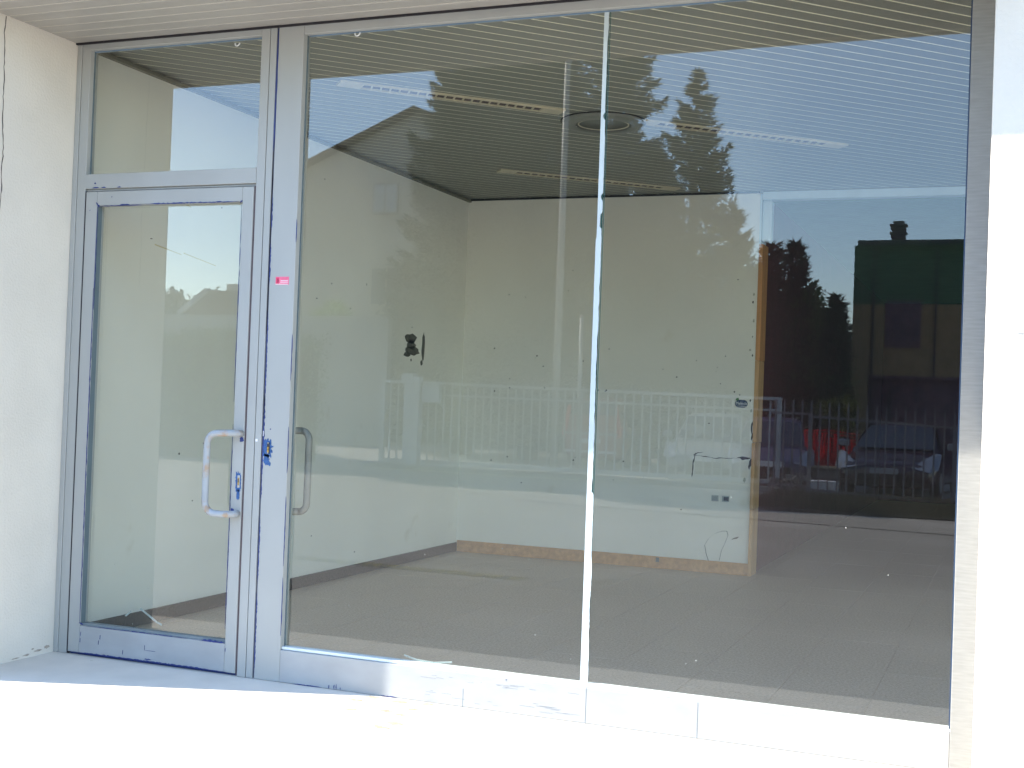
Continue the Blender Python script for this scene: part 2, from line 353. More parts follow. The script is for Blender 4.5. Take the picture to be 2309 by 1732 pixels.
bw = tag(MB().box(-.096,2.31,BY,BY+.2,-.02,2.99).build('partition_wall', M_wallb), 'off white rear partition of the shop ending in a bare wooden jamb','wall')
part(MB().box(-.083,2.312,BY-.014,BY-.0005,.0005,.092), 'skirting', M_basebrown, bw, bevel=.002)
part(MB().box(-.096,2.31,BY-.012,BY,2.884,2.898), 'ceiling_trim', M_dark, bw)
for i,(z0,z1,x0,x1,m) in enumerate([(0.0,.50,2.311,2.334,M_wood2),(.502,1.00,2.311,2.336,M_wood2),(1.004,1.62,2.311,2.342,M_wood2),(1.623,2.50,2.311,2.345,M_wood)]):
    MB().box(x0,x1,BY-.004+(.0 if z0>1 else -.02),BY+.2,z0,z1).build('jamb_board', m, bw, bevel=.002)
MB().box(2.311,2.325,BY-.004,BY+.2,2.503,2.878).build('steel_trim', M_trim, bw)
hd = tag(MB().box(2.327,RX,BY-.004,BY+.1,2.835,2.895).build('header_beam', M_trim, bevel=.004), 'pale metal header above the opening beside the rear partition','beam')
MB().box(2.327,2.40,BY-.004,BY+.1,2.52,2.833).build('drop_bracket', M_trim, hd, bevel=.02, seg=3)
# cracks & chips on the partition
def bw_blob(pts, name, m): return MB().prism(pts,1,BY-.0015,BY+.001).build(name, m, bw)
def crackline(p0, p1, w_, seed, amp=.010, step=.02):
    rnd = random.Random(seed); L_=math.hypot(p1[0]-p0[0],p1[1]-p0[1]); n=max(3,int(L_/step)); A=[];B=[]; off=0
    dx,dz=(p1[0]-p0[0])/L_,(p1[1]-p0[1])/L_
    for i in range(n+1):
        t=i/n; off+=rnd.uniform(-amp,amp)*.6; ww=w_*rnd.uniform(.3,1.2)*min(1,4*min(t,1-t)+.2)
        cx,cz=p0[0]+(p1[0]-p0[0])*t-dz*off, p0[1]+(p1[1]-p0[1])*t+dx*off
        A.append((cx-dz*ww,cz+dx*ww)); B.append((cx+dz*ww,cz-dx*ww))
    return strip_mesh(A,B,BY-.0015,BY+.001).build('crack', M_crack, bw)
crackline((2.30,.88),(2.20,.882),.014,1); crackline((2.20,.88),(1.86,.89),.003,2); crackline((1.88,.905),(1.855,.72),.006,3,.006); crackline((1.94,.91),(1.86,.885),.004,4)
crackline((2.302,.88),(2.285,.80),.010,5); crackline((2.30,1.02),(2.295,1.16),.008,8,.008)
for k,(x,z) in enumerate([(2.285,2.12),(2.28,2.06),(2.29,1.92),(2.285,1.80),(2.27,1.70),(2.29,1.66),(2.26,.72),(2.285,1.32),(2.295,1.24)]):
    rnd=random.Random(k+40); r_=rnd.uniform(.006,.02)
    bw_blob([(min(2.309,x+r_*.7*math.cos(a)*rnd.uniform(.5,1.1)),z+r_*math.sin(a)*rnd.uniform(.6,1.2)) for a in [i*.7 for i in range(9)]],'plaster_chip',M_stain if k%2 else mat('pale_filler',(.45,.45,.36),.9,.1))
A=[[2.008,.092],[1.988,.149],[1.976,.208],[2.002,.257],[2.048,.301],[2.101,.323],[2.142,.326],[2.152,.297],[2.134,.243],[2.106,.176],[2.091,.099]]
B=[(x-.0035,z-.003) for x,z in A]; strip_mesh(A,B,BY-.0015,BY+.001).build('pencil_loop', M_stain, bw)
crackline((2.18,.26),(2.23,.29),.007,6); 
for k in range(46):
    rnd=random.Random(k+80); x=rnd.uniform(0,2.25); z=rnd.uniform(.4,2.5) if k<30 else rnd.gauss(1.5,.2); r_=rnd.uniform(.002,.007)
    bw_blob([(x+r_*math.cos(a),z+r_*math.sin(a)*rnd.uniform(.6,1.2)) for a in [i*1.05 for i in range(6)]],'fleck',M_stain)
for i,x in enumerate([2.015,2.095]):
    q=MB().box(x,x+.055,BY-.008,BY-.001,.545,.59).build('socket_plate', mat('socket_grey',(.40,.42,.40),.6,.05), bw, bevel=.003)
    MB().box(x+(.006 if i==0 else .014),x+(.049 if i==0 else .052),BY-.0095,BY-.0078,.552,.583).build('socket_hole', mat('socket_inner',(.28,.30,.29),.6,.1) if i==0 else M_black, q)
MB().box(1.60,1.625,BY-.016,BY-.0142,.05,.085).build('skirting_chip', M_gasket, bw)
# small pill-shaped brand label
lab = tag(MB().prism([(2.17+.0+.034*math.cos(a)+(.062 if math.cos(a)>0 else .034), 1.292+.03*math.sin(a)) for a in [i*2*math.pi/24+.001 for i in range(24)]],1,BY-.003,BY-.001).build('sticker', M_logo),
    'small dark blue pill shaped label with white lettering stuck high on the rear partition','sticker')
text('Melinda',.034,(2.176,BY-.0036,1.284),(math.pi/2,0,0),M_white,lab,sx=.80)
MB().prism([(2.173,1.317),(2.18,1.333),(2.194,1.337),(2.2,1.325),(2.19,1.316)],1,BY-.0042,BY-.0032).build('green_leaf', M_leafg, lab)
MB().box(2.185,2.255,BY-.0036,BY-.0031,1.272,1.275).build('underline', M_white, lab)

# far room and right hand side
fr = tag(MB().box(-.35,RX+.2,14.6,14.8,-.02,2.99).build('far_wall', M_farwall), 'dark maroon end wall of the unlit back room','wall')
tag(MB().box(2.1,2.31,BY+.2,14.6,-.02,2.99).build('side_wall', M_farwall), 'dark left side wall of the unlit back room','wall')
rw_ = tag(MB().box(RX,RX+.2,.058,.8,-.02,2.99).box(RX,RX+.2,4.3,14.6,-.02,2.99).box(RX,RX+.2,.8,4.3,-.02,.5).box(RX,RX+.2,.8,4.3,2.7,2.99).build('side_wall', M_wall), 'unseen off white right side wall of the shop with a large window added for light','wall')
MB().box(RX+.09,RX+.098,.8,4.3,.5,2.7).build('pane', GLASS, rw_)  # unseen side window, added to brighten the room
tag(MB().box(4.6,RX,BY+.01,BY+.2,-.02,2.834).build('partition_wall', M_wallb), 'right hand rear partition behind the sunlit pier','wall')
fl = MB().box(-.3,RX,.06,14.6,-.06,-.004).build('floor', M_grout, kind='structure')
tm = None; T=.40; g_=.0022
nx = int((RX+.1)/T)+1
cnt=0; far=MB()
for j in range(36):
    for i in range(-1,nx):
        x0=-.01+i*T; x1=x0+T; y0=.062+j*T; y1=y0+T
        if x1<=-.09 or x0>=RX: continue
        cx0,cx1=max(x0,-.095)+g_/2,min(x1,RX)-g_/2; cy0,cy1=y0+g_/2,y1-g_/2
        if y0>BY and x1<2.3: continue
        dz=random.uniform(-.0004,.0004)
        if y0<BY+.2 and x0<4.2 and abs((cx1-cx0)-(T-g_))<1e-6:
            if tm is None: tm = MB().box(0,T-g_,0,T-g_,-.004,0).build('tile', M_tile, fl); tm.location=(cx0,cy0,dz)
            else:
                o=tm.copy(); COL.objects.link(o); o.location=(cx0,cy0,dz)
            cnt+=1
        else: far.box(cx0,cx1,cy0,min(cy1,14.6),-.004,dz)
far.build('far_tile_field', M_tile, fl, kind='stuff')

# ceiling: slats at 45 degrees
ce = MB().box(-.1,RX,.06,BY+.0,2.902,2.93).build('ceiling', M_ceilgap, kind='structure')
def clip(poly, axis, val, keep_gt):
    out=[]
    for i in range(len(poly)):
        a=poly[i]; b=poly[(i+1)%len(poly)]
        ia=(a[axis]>val)==keep_gt; ib=(b[axis]>val)==keep_gt
        if ia: out.append(a)
        if ia!=ib:
            t=(val-a[axis])/(b[axis]-a[axis]); out.append((a[0]+(b[0]-a[0])*t,a[1]+(b[1]-a[1])*t))
    return out
def slats(x0,x1,y0,y1,z,pitch,gap,fn):
    d=-(y1-x0)-.2
    d = x0-y1-pitch
    while d < x1-y0:
        a,b = d+gap*1.414, d+pitch          # x-y between a and b
        poly=[(a+y0-1,y0-1),(b+y0-1,y0-1),(b+y1+1,y1+1),(a+y1+1,y1+1)]
        for ax,v_,k_ in ((0,x0,True),(0,x1,False),(1,y0,True),(1,y1,False)):
            poly=clip(poly,ax,v_,k_)
            if len(poly)<3: break
        if len(poly)>=3: fn(poly)
        d+=pitch
PITCH=.1335; OFF=.0
slats(-.095,RX,.061,BY-.001,2.90,PITCH,.015,lambda p: MB().prism(p,2,2.900,2.9015).build('slat', M_ceil, ce))
fc = MB(); slats(2.31,RX,BY+.2,14.59,2.90,PITCH,.006,lambda p: fc.prism(p,2,2.900,2.911)); 
fce = MB().box(2.31,RX,BY+.1,14.6,2.912,2.93).build('far_ceiling', M_ceil, kind='structure')
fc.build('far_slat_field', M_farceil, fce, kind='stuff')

def fixture(a, b, label):
    a=Vector((a[0],a[1],0)); b=Vector((b[0],b[1],0)); L_=(b-a).length; ang=math.atan2(b.y-a.y,b.x-a.x)
    t=thing('ceiling_light',label,'light',((a.x+b.x)/2,(a.y+b.y)/2,2.9),ang,'slim louvred light fittings in the slatted ceiling')
    h=L_/2; w_=.052
    MB().box(-h,h,w_-.009,w_,-.012,-.0005).build('side_rail', M_cream, t); MB().box(-h,h,-w_,-w_+.009,-.012,-.0005).build('side_rail', M_cream, t)
    MB().box(-h,-h+.13,-w_+.009,w_-.009,-.012,-.0005).build('end_plate', M_cream, t); MB().box(h-.13,h,-w_+.009,w_-.009,-.012,-.0005).build('end_plate', M_cream, t)
    MB().box(-h+.13,h-.13,-w_+.009,w_-.009,-.003,-.0007).build('reflector', M_maroon, t)
    n=20; bl=None
    for i in range(1,n):
        x=-h+.13+(L_-.26)*i/n
        if bl is None: bl=MB().add([(-.012,-w_+.01,-.0115),(-.004,-w_+.01,-.0115),(.012,w_-.01,-.0115),(.004,w_-.01,-.0115),(-.012,-w_+.01,-.0032),(-.004,-w_+.01,-.0032),(.012,w_-.01,-.0032),(.004,w_-.01,-.0032)],[(0,1,2,3),(4,7,6,5),(0,4,5,1),(1,5,6,2),(2,6,7,3),(3,7,4,0)]).build('louvre_blade', M_cream, t); bl.location=(x,0,0)
        else:
            o=bl.copy(); COL.objects.link(o); o.location=(x,0,0)
    return t
fixture((.77,1.10),(1.71,1.99),'cream louvred ceiling light left of the round ceiling vent')
fixture((2.06,2.30),(3.11,3.24),'cream louvred ceiling light right of the round ceiling vent')
fixture((.66,3.60),(1.72,4.57),'cream louvred ceiling light farthest back near the rear partition')
dv = thing('ceiling_vent','large round grey ceiling vent between the two louvred lights','vent',(1.86,2.29,2.9))
MB().lathe([(.245,.001),(.245,-.022),(.236,-.026),(.17,-.030),(.165,-.026)],(0,0,0),56).build('outer_ring', M_ceil, dv, smooth=True)
MB().lathe([(.2455,-.0002),(.252,-.0005),(.252,-.006),(.2455,-.006)],(0,0,0),56).build('shadow_gap', M_dark, dv)
MB().lathe([(.163,-.024),(.155,-.002),(.06,-.002),(.0001,-.002)],(0,0,0),48).build('bowl', mat('vent_bowl',(.13,.135,.12),.4,.05), dv, smooth=True)
MB().lathe([(.150,-.018),(.150,-.022),(.143,-.022),(.143,-.018)],(0,0,0),48).build('inner_ring', M_cream, dv)

# ------------------------------------------------------------------ shopfront frame
H=2.849
sf = thing('shopfront','pale blue grey aluminium shopfront frame with chipped paint and wide glazing','window front',(0,0,0))
def fb(x0,x1,z0,z1,name,m=M_frame,y0=0,y1=.058,par=None,bev=.0025): return MB().box(x0,x1,y0,y1,z0,z1).build(name, m, par or sf, bevel=bev)
fb(.001,.027,.001,H,'jamb'); fb(.0285,.076,.001,H,'jamb',y0=.004)
fb(.0765,1.0125,2.815,H,'head_rail'); fb(.0765,1.0125,2.163,2.232,'transom_rail'); fb(.079,1.0123,2.153,2.1625,'door_stop',y0=.012)
fb(1.0135,1.0565,.001,H,'mullion'); fb(1.0565,1.0595,.001,H,'mullion_groove',M_gasket,y0=.006); fb(1.0595,1.0925,.001,H,'mullion')
fb(1.0925,1.1005,.001,H,'joint_gap',M_bluep,y0=.010)
fb(1.101,1.2285,.001,H,'wide_stile')
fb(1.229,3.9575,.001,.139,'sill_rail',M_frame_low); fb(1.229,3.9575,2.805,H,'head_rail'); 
fb(3.958,4.042,.001,H,'jamb',mat('brushed_jamb',(.25,.25,.24),.6,.10,14,stretch=(1,1,9)))
fb(1.2287,3.9577,.140,.152,'glazing_bead',mat('pale_bead',(.70,.74,.74),.5,.05),y0=.012,bev=.001)
for x in (2.094,2.617,3.06):
    MB().box(x-.0007,x+.0007,-.0006,.001,.001,.139 if x!=2.094 else .075).build('rail_joint', M_gasket, sf)
# glass panes
def pane(x0,x1,z0,z1,par,name='pane'): return MB().box(x0,x1,.036,.044,z0,z1).build(name, GLASS, par)
pane(.0745,1.014,2.230,2.817,sf); pane(1.2265,2.5955,.137,2.807,sf); pane(2.6005,3.960,.137,2.807,sf)
MB().box(2.5957,2.6003,.0362,.0438,.153,2.805).build('glass_edge', M_edge, sf)
# white joint strip, slightly irregular, with flaked right edge
A=[];B=[];rnd=random.Random(5);rr=.0
N_=240
for i in range(N_+1):
    z=.1525+(2.80-.1525)*i/N_
    rr=max(-.002,min(.002,rr+rnd.uniform(-.0012,.0012)))
    gap = .008 if (1.95<z<2.0 or 2.06<z<2.075 or 2.38<z<2.4) else 0
    lw_= -.018 + (.003 if z>1.9 else 0); rw = (.012+rr if z<.9 else (.003+rr)) - gap
    A.append((2.597+lw_,z)); B.append((2.597+rw,z))
strip_mesh(A,B,.0335,.0358).build('joint_strip', M_strip, sf)
MB().box(2.606,2.6085,.034,.0358,.153,2.80).build('joint_bead', M_edge, sf)
# dark gaskets inside the left edges
for x,z0,z1,par_ in ((.0765,2.232,2.815,sf),(1.229,.152,2.805,sf)):
    MB().box(x,x+.004,.030,.0355,z0,z1).build('gasket', M_gasket, par_)
for x0,x1,z in ((.08,1.012,2.811),(1.24,3.95,2.801)): MB().box(x0,x1,.026,.0355,z,z+.003).build('gasket', mat('blue_grey_gasket',(.14,.22,.32),.5,.1), sf)
MB().box(3.953,3.9575,.004,.0355,.153,2.80).build('gasket', mat('bright_blue_gasket',(.015,.04,.09),.5,.1), sf)
# suction hooks
for x in (.868,1.475):
    q=MB().tube([(x-.012+.012*(1-math.cos(a)), .030-.004*math.sin(a), 2.800-.014*math.sin(a)) for a in [i*math.pi/10 for i in range(11)]],.0032,8).build('glass_hook', M_white, sf, smooth=True)
# blue exposed paint along edges and around the lock
chip([(1.0985,2.84),(1.0965,2.30)],.0035,.006,11,sf,y=-.0002,step=.03); chip([(1.0965,2.30),(1.0965,1.5)],.0005,.003,12,sf,m=M_dark,y=0,step=.03); chip([(1.1015,1.25),(1.1015,.86)],.002,.008,12,sf); 
for k,(z0,z1) in enumerate([(2.1,1.95),(1.9,1.72),(1.6,1.1),(.88,.78),(.7,.42),(.38,.02)]): chip([(1.1015,z0),(1.1015,z1)],.001,.005,13+k,sf,m=M_bluep)
for k,(z0,z1) in enumerate([(2.0,1.9),(1.5,1.3),(1.1,.9),(.8,.5),(.45,.2)]): chip([(1.2283,z0),(1.2283,z1)],.0005,.003,33+k,sf,step=.02)
for k,(x0,x1) in enumerate([(.12,.16),(.17,.2),(.26,.285)]): chip([(x0,2.1665),(x1,2.1665)],.001,.005,53+k,sf)
chip([(.13,2.187),(.142,2.187)],.004,.007,58,sf)
def patch(cx,cz,rx,rz_,seed,par,m,n=46,y=0):
    rnd=random.Random(seed); pts=[]
    for i in range(n):
        a=2*math.pi*i/n; k=rnd.uniform(.72,1.05); sq=1/max(abs(math.cos(a)),abs(math.sin(a)))**.6
        pts.append((cx+rx*math.cos(a)*k*sq, cz+rz_*math.sin(a)*k*sq))
    return MB().prism(pts,1,y-.0013,y+.001).build('paint_chip', m, par)
patch(1.124,1.003,.025,.045,1,sf,M_blue2); patch(1.122,.955,.016,.026,2,sf,M_blue2); patch(1.148,.99,.005,.007,3,sf,M_blue2,12); patch(1.152,1.012,.004,.004,4,sf,M_blue2,10); patch(1.14,.935,.005,.009,5,sf,M_blue2,14); patch(1.137,1.087,.003,.003,6,sf,M_bluep,9)
q=MB().box(1.1245,1.1375,-.004,-.0012,.980,1.030).build('lock_plate', M_black, sf, bevel=.002)
MB().lathe([(.0045,-.0065),(.0045,-.003)],(1.131,0,1.010),16,'y').build('lock_cylinder', M_brass, q); MB().box(1.127,1.135,-.0062,-.0035,.986,1.010).build('lock_bar', M_brass, q)
for z in (.983,1.027): MB().lathe([(.0001,-.0062),(.0028,-.0060),(.0028,-.0035)],(1.131,0,z),10,'y').build('screw', M_steel, q)
MB().box(1.1005,1.1035,-.0016,.001,1.055,1.078).build('white_tab', M_white, sf); MB().box(1.063,1.074,-.0012,.001,1.030,1.042).build('white_tab', M_white, sf)
# chips on the sill rail
for k,(x0,z0,x1,z1) in enumerate([(1.50,.002,1.50,.022),(1.51,.003,1.51,.026),(1.475,.002,1.475,.018),(1.53,.003,1.53,.014),(2.28,.128,2.28,.137),(1.72,.002,1.80,.003),(1.3,.002,1.44,.003)]): chip([(x0,z0),(x1,z1)],.001,.0035,70+k,sf,step=.004)
M_scr=mat('grey_scratch',(.25,.26,.28),.7,.2)
rnd=random.Random(9)
for k in range(34):
    x=rnd.uniform(1.9,2.55); z=rnd.choice([.112,.104,.098,.05,.044,.038,.030,.024])+rnd.uniform(-.003,.003); l=rnd.uniform(.01,.07)
    MB().box(x,x+l,-.0008,.001,z,z+.0007).build('scratch', M_scr, sf)
# pink sticker
st = thing('sticker','small pink sticker with white lines on the wide mullion beside the door','sticker',(1.167,0,1.733)); st.scale=(1.8,1,1.65)
MB().box(-.0185,.0185,-.0012,0,-.0105,.0105).build('label_face', M_pink, st)
MB().box(-.0165,-.0085,-.0017,-.0011,-.0085,.0085).build('red_panel', mat('crimson',(.62,.03,.10),.5,.1), st)
text('3',.011,(-.0145,-.0019,-.004),(math.pi/2,0,0),M_black,st)
for z,x0 in ((-.0005,-.004),(-.0045,-.005),(-.0098,-.018)): MB().box(x0,.0165,-.0017,-.0011,z,z+.0014).build('print_line', M_white, st)
# tape on the panes
def tape(pts, w_, name, label, y=.0445):
    A=[];B=[]
    for i,(x,z) in enumerate(pts):
        x0,z0=pts[max(0,i-1)]; x1,z1=pts[min(len(pts)-1,i+1)]; L_=math.hypot(x1-x0,z1-z0); nx,nz=-(z1-z0)/L_,(x1-x0)/L_
        A.append((x+nx*w_,z+nz*w_)); B.append((x-nx*w_,z-nz*w_))
    return tag(strip_mesh(A,B,y,y+.0012).build(name, mat('pale_tape',(.24,.30,.30),.6,.05)), label,'tape')
tape([(.372,.196),(.404,.222)][::1],.004,'tape_strip','short pale tape strip at the foot of the door glass')
tape([(.452,.238),(.50,.212),(.545,.186),(.575,.176)],.0045,'tape_strip','longer pale tape strip slanting low on the door glass')
tape([(1.80,.172),(1.86,.158),(1.94,.155),(2.02,.166)],.0038,'tape_strip','curved pale blue tape piece at the foot of the large window')
# interior pull handle on the wide stile
ih = thing('pull_handle','grey pull handle on the inner side of the wide mullion, seen through glass','handle',(1.218,.06,.905))
pts=[(-.02,0,.172)]+[(-.01,.03,.178)]+[(.005+.04*math.sin(a),.055,.138+.04*math.cos(a)) for a in [i*math.pi/12 for i in range(7)]]+[(.045,.055,.0)]+[(.005+.04*math.cos(a),.055,-.138-.04*math.sin(a)) for a in [i*math.pi/12 for i in range(7)]]+[(-.01,.03,-.178),(-.02,0,-.172)]
MB().tube(pts,.0155,16).build('grip', M_tubein, ih, smooth=True)

# ------------------------------------------------------------------ door
dr = thing('glazed_door','narrow glazed door with pale grey frame, pull handle and blue paint chips','door',(.08,0,.01))
def db(x0,x1,z0,z1,name,m=M_frame,y0=0,y1=.055,bev=.0025): return at(MB().box(x0,x1,y0,y1,z0,z1),dr).build(name, m, dr, bevel=bev)
db(.0865,.150,.012,2.1495,'stile'); db(.9465,1.003,.012,2.1495,'stile')
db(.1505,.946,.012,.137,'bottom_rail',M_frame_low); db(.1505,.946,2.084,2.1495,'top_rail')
db(.1435,.953,.137,.1475,'glazing_bead',mat('grey_blue_bead',(.19,.22,.23),.5,.05),y0=.014,bev=.001)
at(MB().box(.147,.950,.036,.044,.134,2.087),dr).build('pane', GLASS, dr)
at(MB().box(.1503,.1530,.008,.0355,.148,2.083),dr).build('gasket', mat('slate_gasket',(.10,.135,.15),.5,.1), dr)
MB().box(.0762,.0863,.006,.05,.003,2.1525).build('hinge_gap', M_dark, sf); MB().box(1.0032,1.0133,.006,.05,.003,2.1525).build('latch_gap', M_maroon, sf)
MB().box(.087,1.003,.02,.05,.0005,.0115).build('threshold_gap', M_bluep, sf)
def dchip(*a, **k):
    o=chip(*a[:4],dr,**k); o.location=-Vector(dr.location); return o
dchip([(.165,2.080),(.42,2.081)],.001,.003,91); dchip([(.28,2.083),(.34,2.083)],.002,.006,92); dchip([(.42,2.084),(.93,2.083)],.001,.0055,93); dchip([(.145,2.1),(.165,2.075)],.003,.008,94); dchip([(.935,2.078),(.950,2.088)],.002,.006,95)
dchip([(.155,2.08),(.155,1.6)],.0005,.0035,96,step=.02); dchip([(.15,1.7),(.15,.15)],.0005,.004,97,step=.02); dchip([(.146,.15),(.17,.142)],.002,.008,98)
dchip([(.944,2.07),(.944,1.2)],.0003,.0025,99,step=.02); dchip([(.944,1.1),(.944,.2)],.0005,.003,100,step=.02)
dchip([(.2,.139),(.75,.139)],.0003,.003,101); dchip([(.82,.139),(.945,.139)],.002,.010,102); dchip([(.1,.014),(.96,.014)],.001,.005,103); dchip([(.52,.022),(.56,.023)],.001,.005,104)
for k,(x,z) in enumerate([(.158,.09),(.157,.06),(.27,.085),(.262,.06),(.4,.03),(.95,.1),(.235,2.12),(.112,2.06)]): dchip([(x,z),(x+.001,z+.02 if k<6 else z+.006)],.0006,.0022 if k<6 else .004,110+k,step=.003)
dchip([(.52,.085),(.52,.062)],.0004,.001,130,step=.003); dchip([(.52,.062),(.58,.062)],.0004,.0013,131)
for p in ((patch(.983,.848,.016,.05,7,dr,M_blue2)),(patch(.984,.795,.009,.025,8,dr,M_blue2)),(patch(.992,1.035,.011,.012,9,dr,M_bluep,20)),(patch(.957,.722,.010,.010,10,dr,M_bluep,16))): p.location=-Vector(dr.location)
q=at(MB().box(.980,.992,-.004,-.0012,.824,.878),dr).build('lock_plate', M_steel, dr, bevel=.0015)
at(MB().box(.983,.989,-.0062,-.0035,.835,.868),dr).build('lock_cylinder', M_brass, q); at(MB().box(.9845,.9875,-.0068,-.006,.848,.862),dr).build('keyhole', M_black, q)
# D pull handle: arms run sideways to the stile, grip hangs over the glass
hx,hy=.856,-.062; r_=.05
pts=[(.990,-.001,1.062),(.985,-.03,1.063),(.965,-.052,1.063),(.935,hy,1.062)]+[(hx+r_-r_*math.sin(a),hy,1.060-r_+r_*math.cos(a)) for a in [i*math.pi/12 for i in range(7)]]+[(hx,hy,.9)]+[(hx+r_-r_*math.cos(a),hy,.710+r_-r_*math.sin(a)) for a in [i*math.pi/12 for i in range(7)]]+[(.935,hy,.709),(.965,-.052,.709),(.982,-.03,.709),(.987,-.001,.709)]
at(MB().tube(pts,.0150,18),dr).build('handle', M_tube, dr, smooth=True)

# unseen second bay right of the pier, added to light the room
b2 = thing('shopfront','unseen second glazed bay added beyond the sunlit pier to light the room','window front',(7,0,0))
for (x0,x1,z0,z1,n_) in ((4.751,4.82,.001,H,'jamb'),(9.33,9.4,.001,H,'jamb'),(4.82,9.33,.001,.139,'sill_rail'),(4.82,9.33,2.805,H,'head_rail')): at(MB().box(x0,x1,0,.058,z0,z1),b2).build(n_, M_frame, b2)
at(MB().box(4.818,9.332,.036,.044,.137,2.807),b2).build('pane', GLASS, b2)
tag(MB().box(9.401,13,-.66,.058,-.3,2.99).build('wall_pier', M_stucco), 'white rendered wall at the far right end of the shop','wall')

# ------------------------------------------------------------------ vegetation helpers
def tri_mesh(name, P, m, parent=None, per=3):
    me = bpy.data.meshes.new(name); n=len(P)//per
    me.vertices.add(len(P)); me.vertices.foreach_set('co', P.astype(np.float32).ravel())
    me.loops.add(len(P)); me.loops.foreach_set('vertex_index', np.arange(len(P),dtype=np.int32))
    me.polygons.add(n); me.polygons.foreach_set('loop_start', np.arange(0,len(P),per,dtype=np.int32)); me.polygons.foreach_set('loop_total', np.full(n,per,dtype=np.int32))
    me.update(calc_edges=True); me.validate(); me.materials.append(m); o=bpy.data.objects.new(name,me); COL.objects.link(o)
    if parent: o.parent=parent
    return o
def unit(v_): return v_/np.maximum(np.linalg.norm(v_,axis=1,keepdims=True),1e-6)
def needles(P, D, L_, W_, rng):
    n=len(P); D=unit(D); R_=unit(rng.normal(size=(n,3))); S_=unit(np.cross(D,R_))
    L_=L_*rng.uniform(.6,1.3,(n,1)); W_=W_*rng.uniform(.7,1.3,(n,1))
    return np.stack([P-S_*W_/2, P+S_*W_/2, P+D*L_],1).reshape(-1,3)
def conifer(x,y,h,r,seed,label,z0=.6,nb=420,dens=46,pw=.75,lean=0,m=M_need,group='conifers reflected in the shop glass', nl=.20,nw=.06):
    t=thing('conifer_tree',label,'tree',(x,y,G),0,group); rng=np.random.default_rng(seed)
    MB().tube([(0,0,-.1),(.03,0,h*.3),(.0+lean*.4,0,h*.65),(lean,0,h)],[.028*h**.9+.03,.02*h,.011*h,.01],10).build('trunk', M_bark, t, smooth=True)
    P=[];D=[]; br=MB()
    ph=rng.uniform(0,6.28,5)
    for i in range(nb):
        u=(i+rng.uniform())/nb; z=z0+(h-z0)*u**.92; az=rng.uniform(0,6.283)
        lump=1+.16*math.sin(az*2+ph[0]+z*.9)+.12*math.sin(az*3+ph[1]-z*1.4)
        L_=r*((1-u)**pw)*rng.uniform(.62,1.08)*lump+.05
        up_=.5*u-.18+rng.normal()*.08
        n=int(L_*dens*1.75)+6; tt=rng.uniform(.12,1,n)**.8; 
        d=np.array([math.cos(az),math.sin(az),0]); s=np.array([-math.sin(az),math.cos(az),0])
        zc=z+up_*L_*tt*1.0+.22*L_*(tt**2)-.02
        side=rng.normal(size=n)*.17*L_*(1.05-tt)**.8
        hang=-abs(rng.normal(size=n))*.09*L_**.5
        p=np.outer(tt*L_,d)+np.outer(side,s); p[:,2]=zc+hang; p[:,0]+=lean*u
        dd=np.outer(np.ones(n),d)*.8+np.outer(np.sign(side)*.6,s)+rng.normal(size=(n,3))*.45; dd[:,2]+= .1+.4*(tt>.9)
        P.append(p);D.append(dd)
        if i%6==0: br.tube([(lean*u,0,z),(lean*u+d[0]*L_*.5,d[1]*L_*.5,z+up_*L_*.5+.05*L_),(lean*u+d[0]*L_*.93,d[1]*L_*.93,z+up_*L_*.93+.19*L_)],[.012+.012*L_,.01,.004],4,False)
    # leader tip
    P=np.vstack(P);D=np.vstack(D)
    tri_mesh('crown', needles(P,D,nl,nw,rng), m, t); br.build('limbs', M_bark, t)
    return t
def leafcloud(blobs, n, size, rng, flat=.5):
    P=[]
    vol=np.array([b[3]*b[4]*b[5] for b in blobs])**.75; vol=vol/vol.sum()
    for b,v_ in zip(blobs,vol):
        k=max(8,int(n*v_)); q=unit(rng.normal(size=(k,3)))*(rng.uniform(0,1,(k,1))**.45)
        q*=1+.22*np.sin(q[:,[1,2,0]]*7+b[0]*3)
        P.append(q*np.array(b[3:6])+np.array(b[:3]))
    P=np.vstack(P); k=len(P); A_=unit(rng.normal(size=(k,3))); B_=unit(np.cross(A_,rng.normal(size=(k,3)))); s=size*rng.uniform(.6,1.4,(k,1))
    return np.stack([P-A_*s,P+B_*s*.5,P+A_*s,P-B_*s*.5],1).reshape(-1,3)
def leafy(name,x,y,blobs,n,size,seed,m,label,cat,trunkh=0,group=None):
    t=thing(name,label,cat,(x,y,G),0,group); rng=np.random.default_rng(seed)
    tri_mesh('crown' if trunkh else 'foliage', leafcloud(blobs,n,size,rng), m, t, 4)
    tr=MB(); hh=trunkh or .5
    tr.tube([(0,0,-.1),(.05,.02,hh*.6),(0,0,hh)],[.03*hh+.04,.025*hh+.02,.02*hh],8)
    rr_=random.Random(seed)
    for b in blobs[:7]: tr.tube([(0,0,hh*.8),(b[0]*.5,b[1]*.5,(hh+b[2])*.5),(b[0],b[1],b[2]+.1)],[.03,.02,.008],5,False)
    tr.build('trunk' if trunkh else 'stems', M_bark, t, smooth=True)
    return t

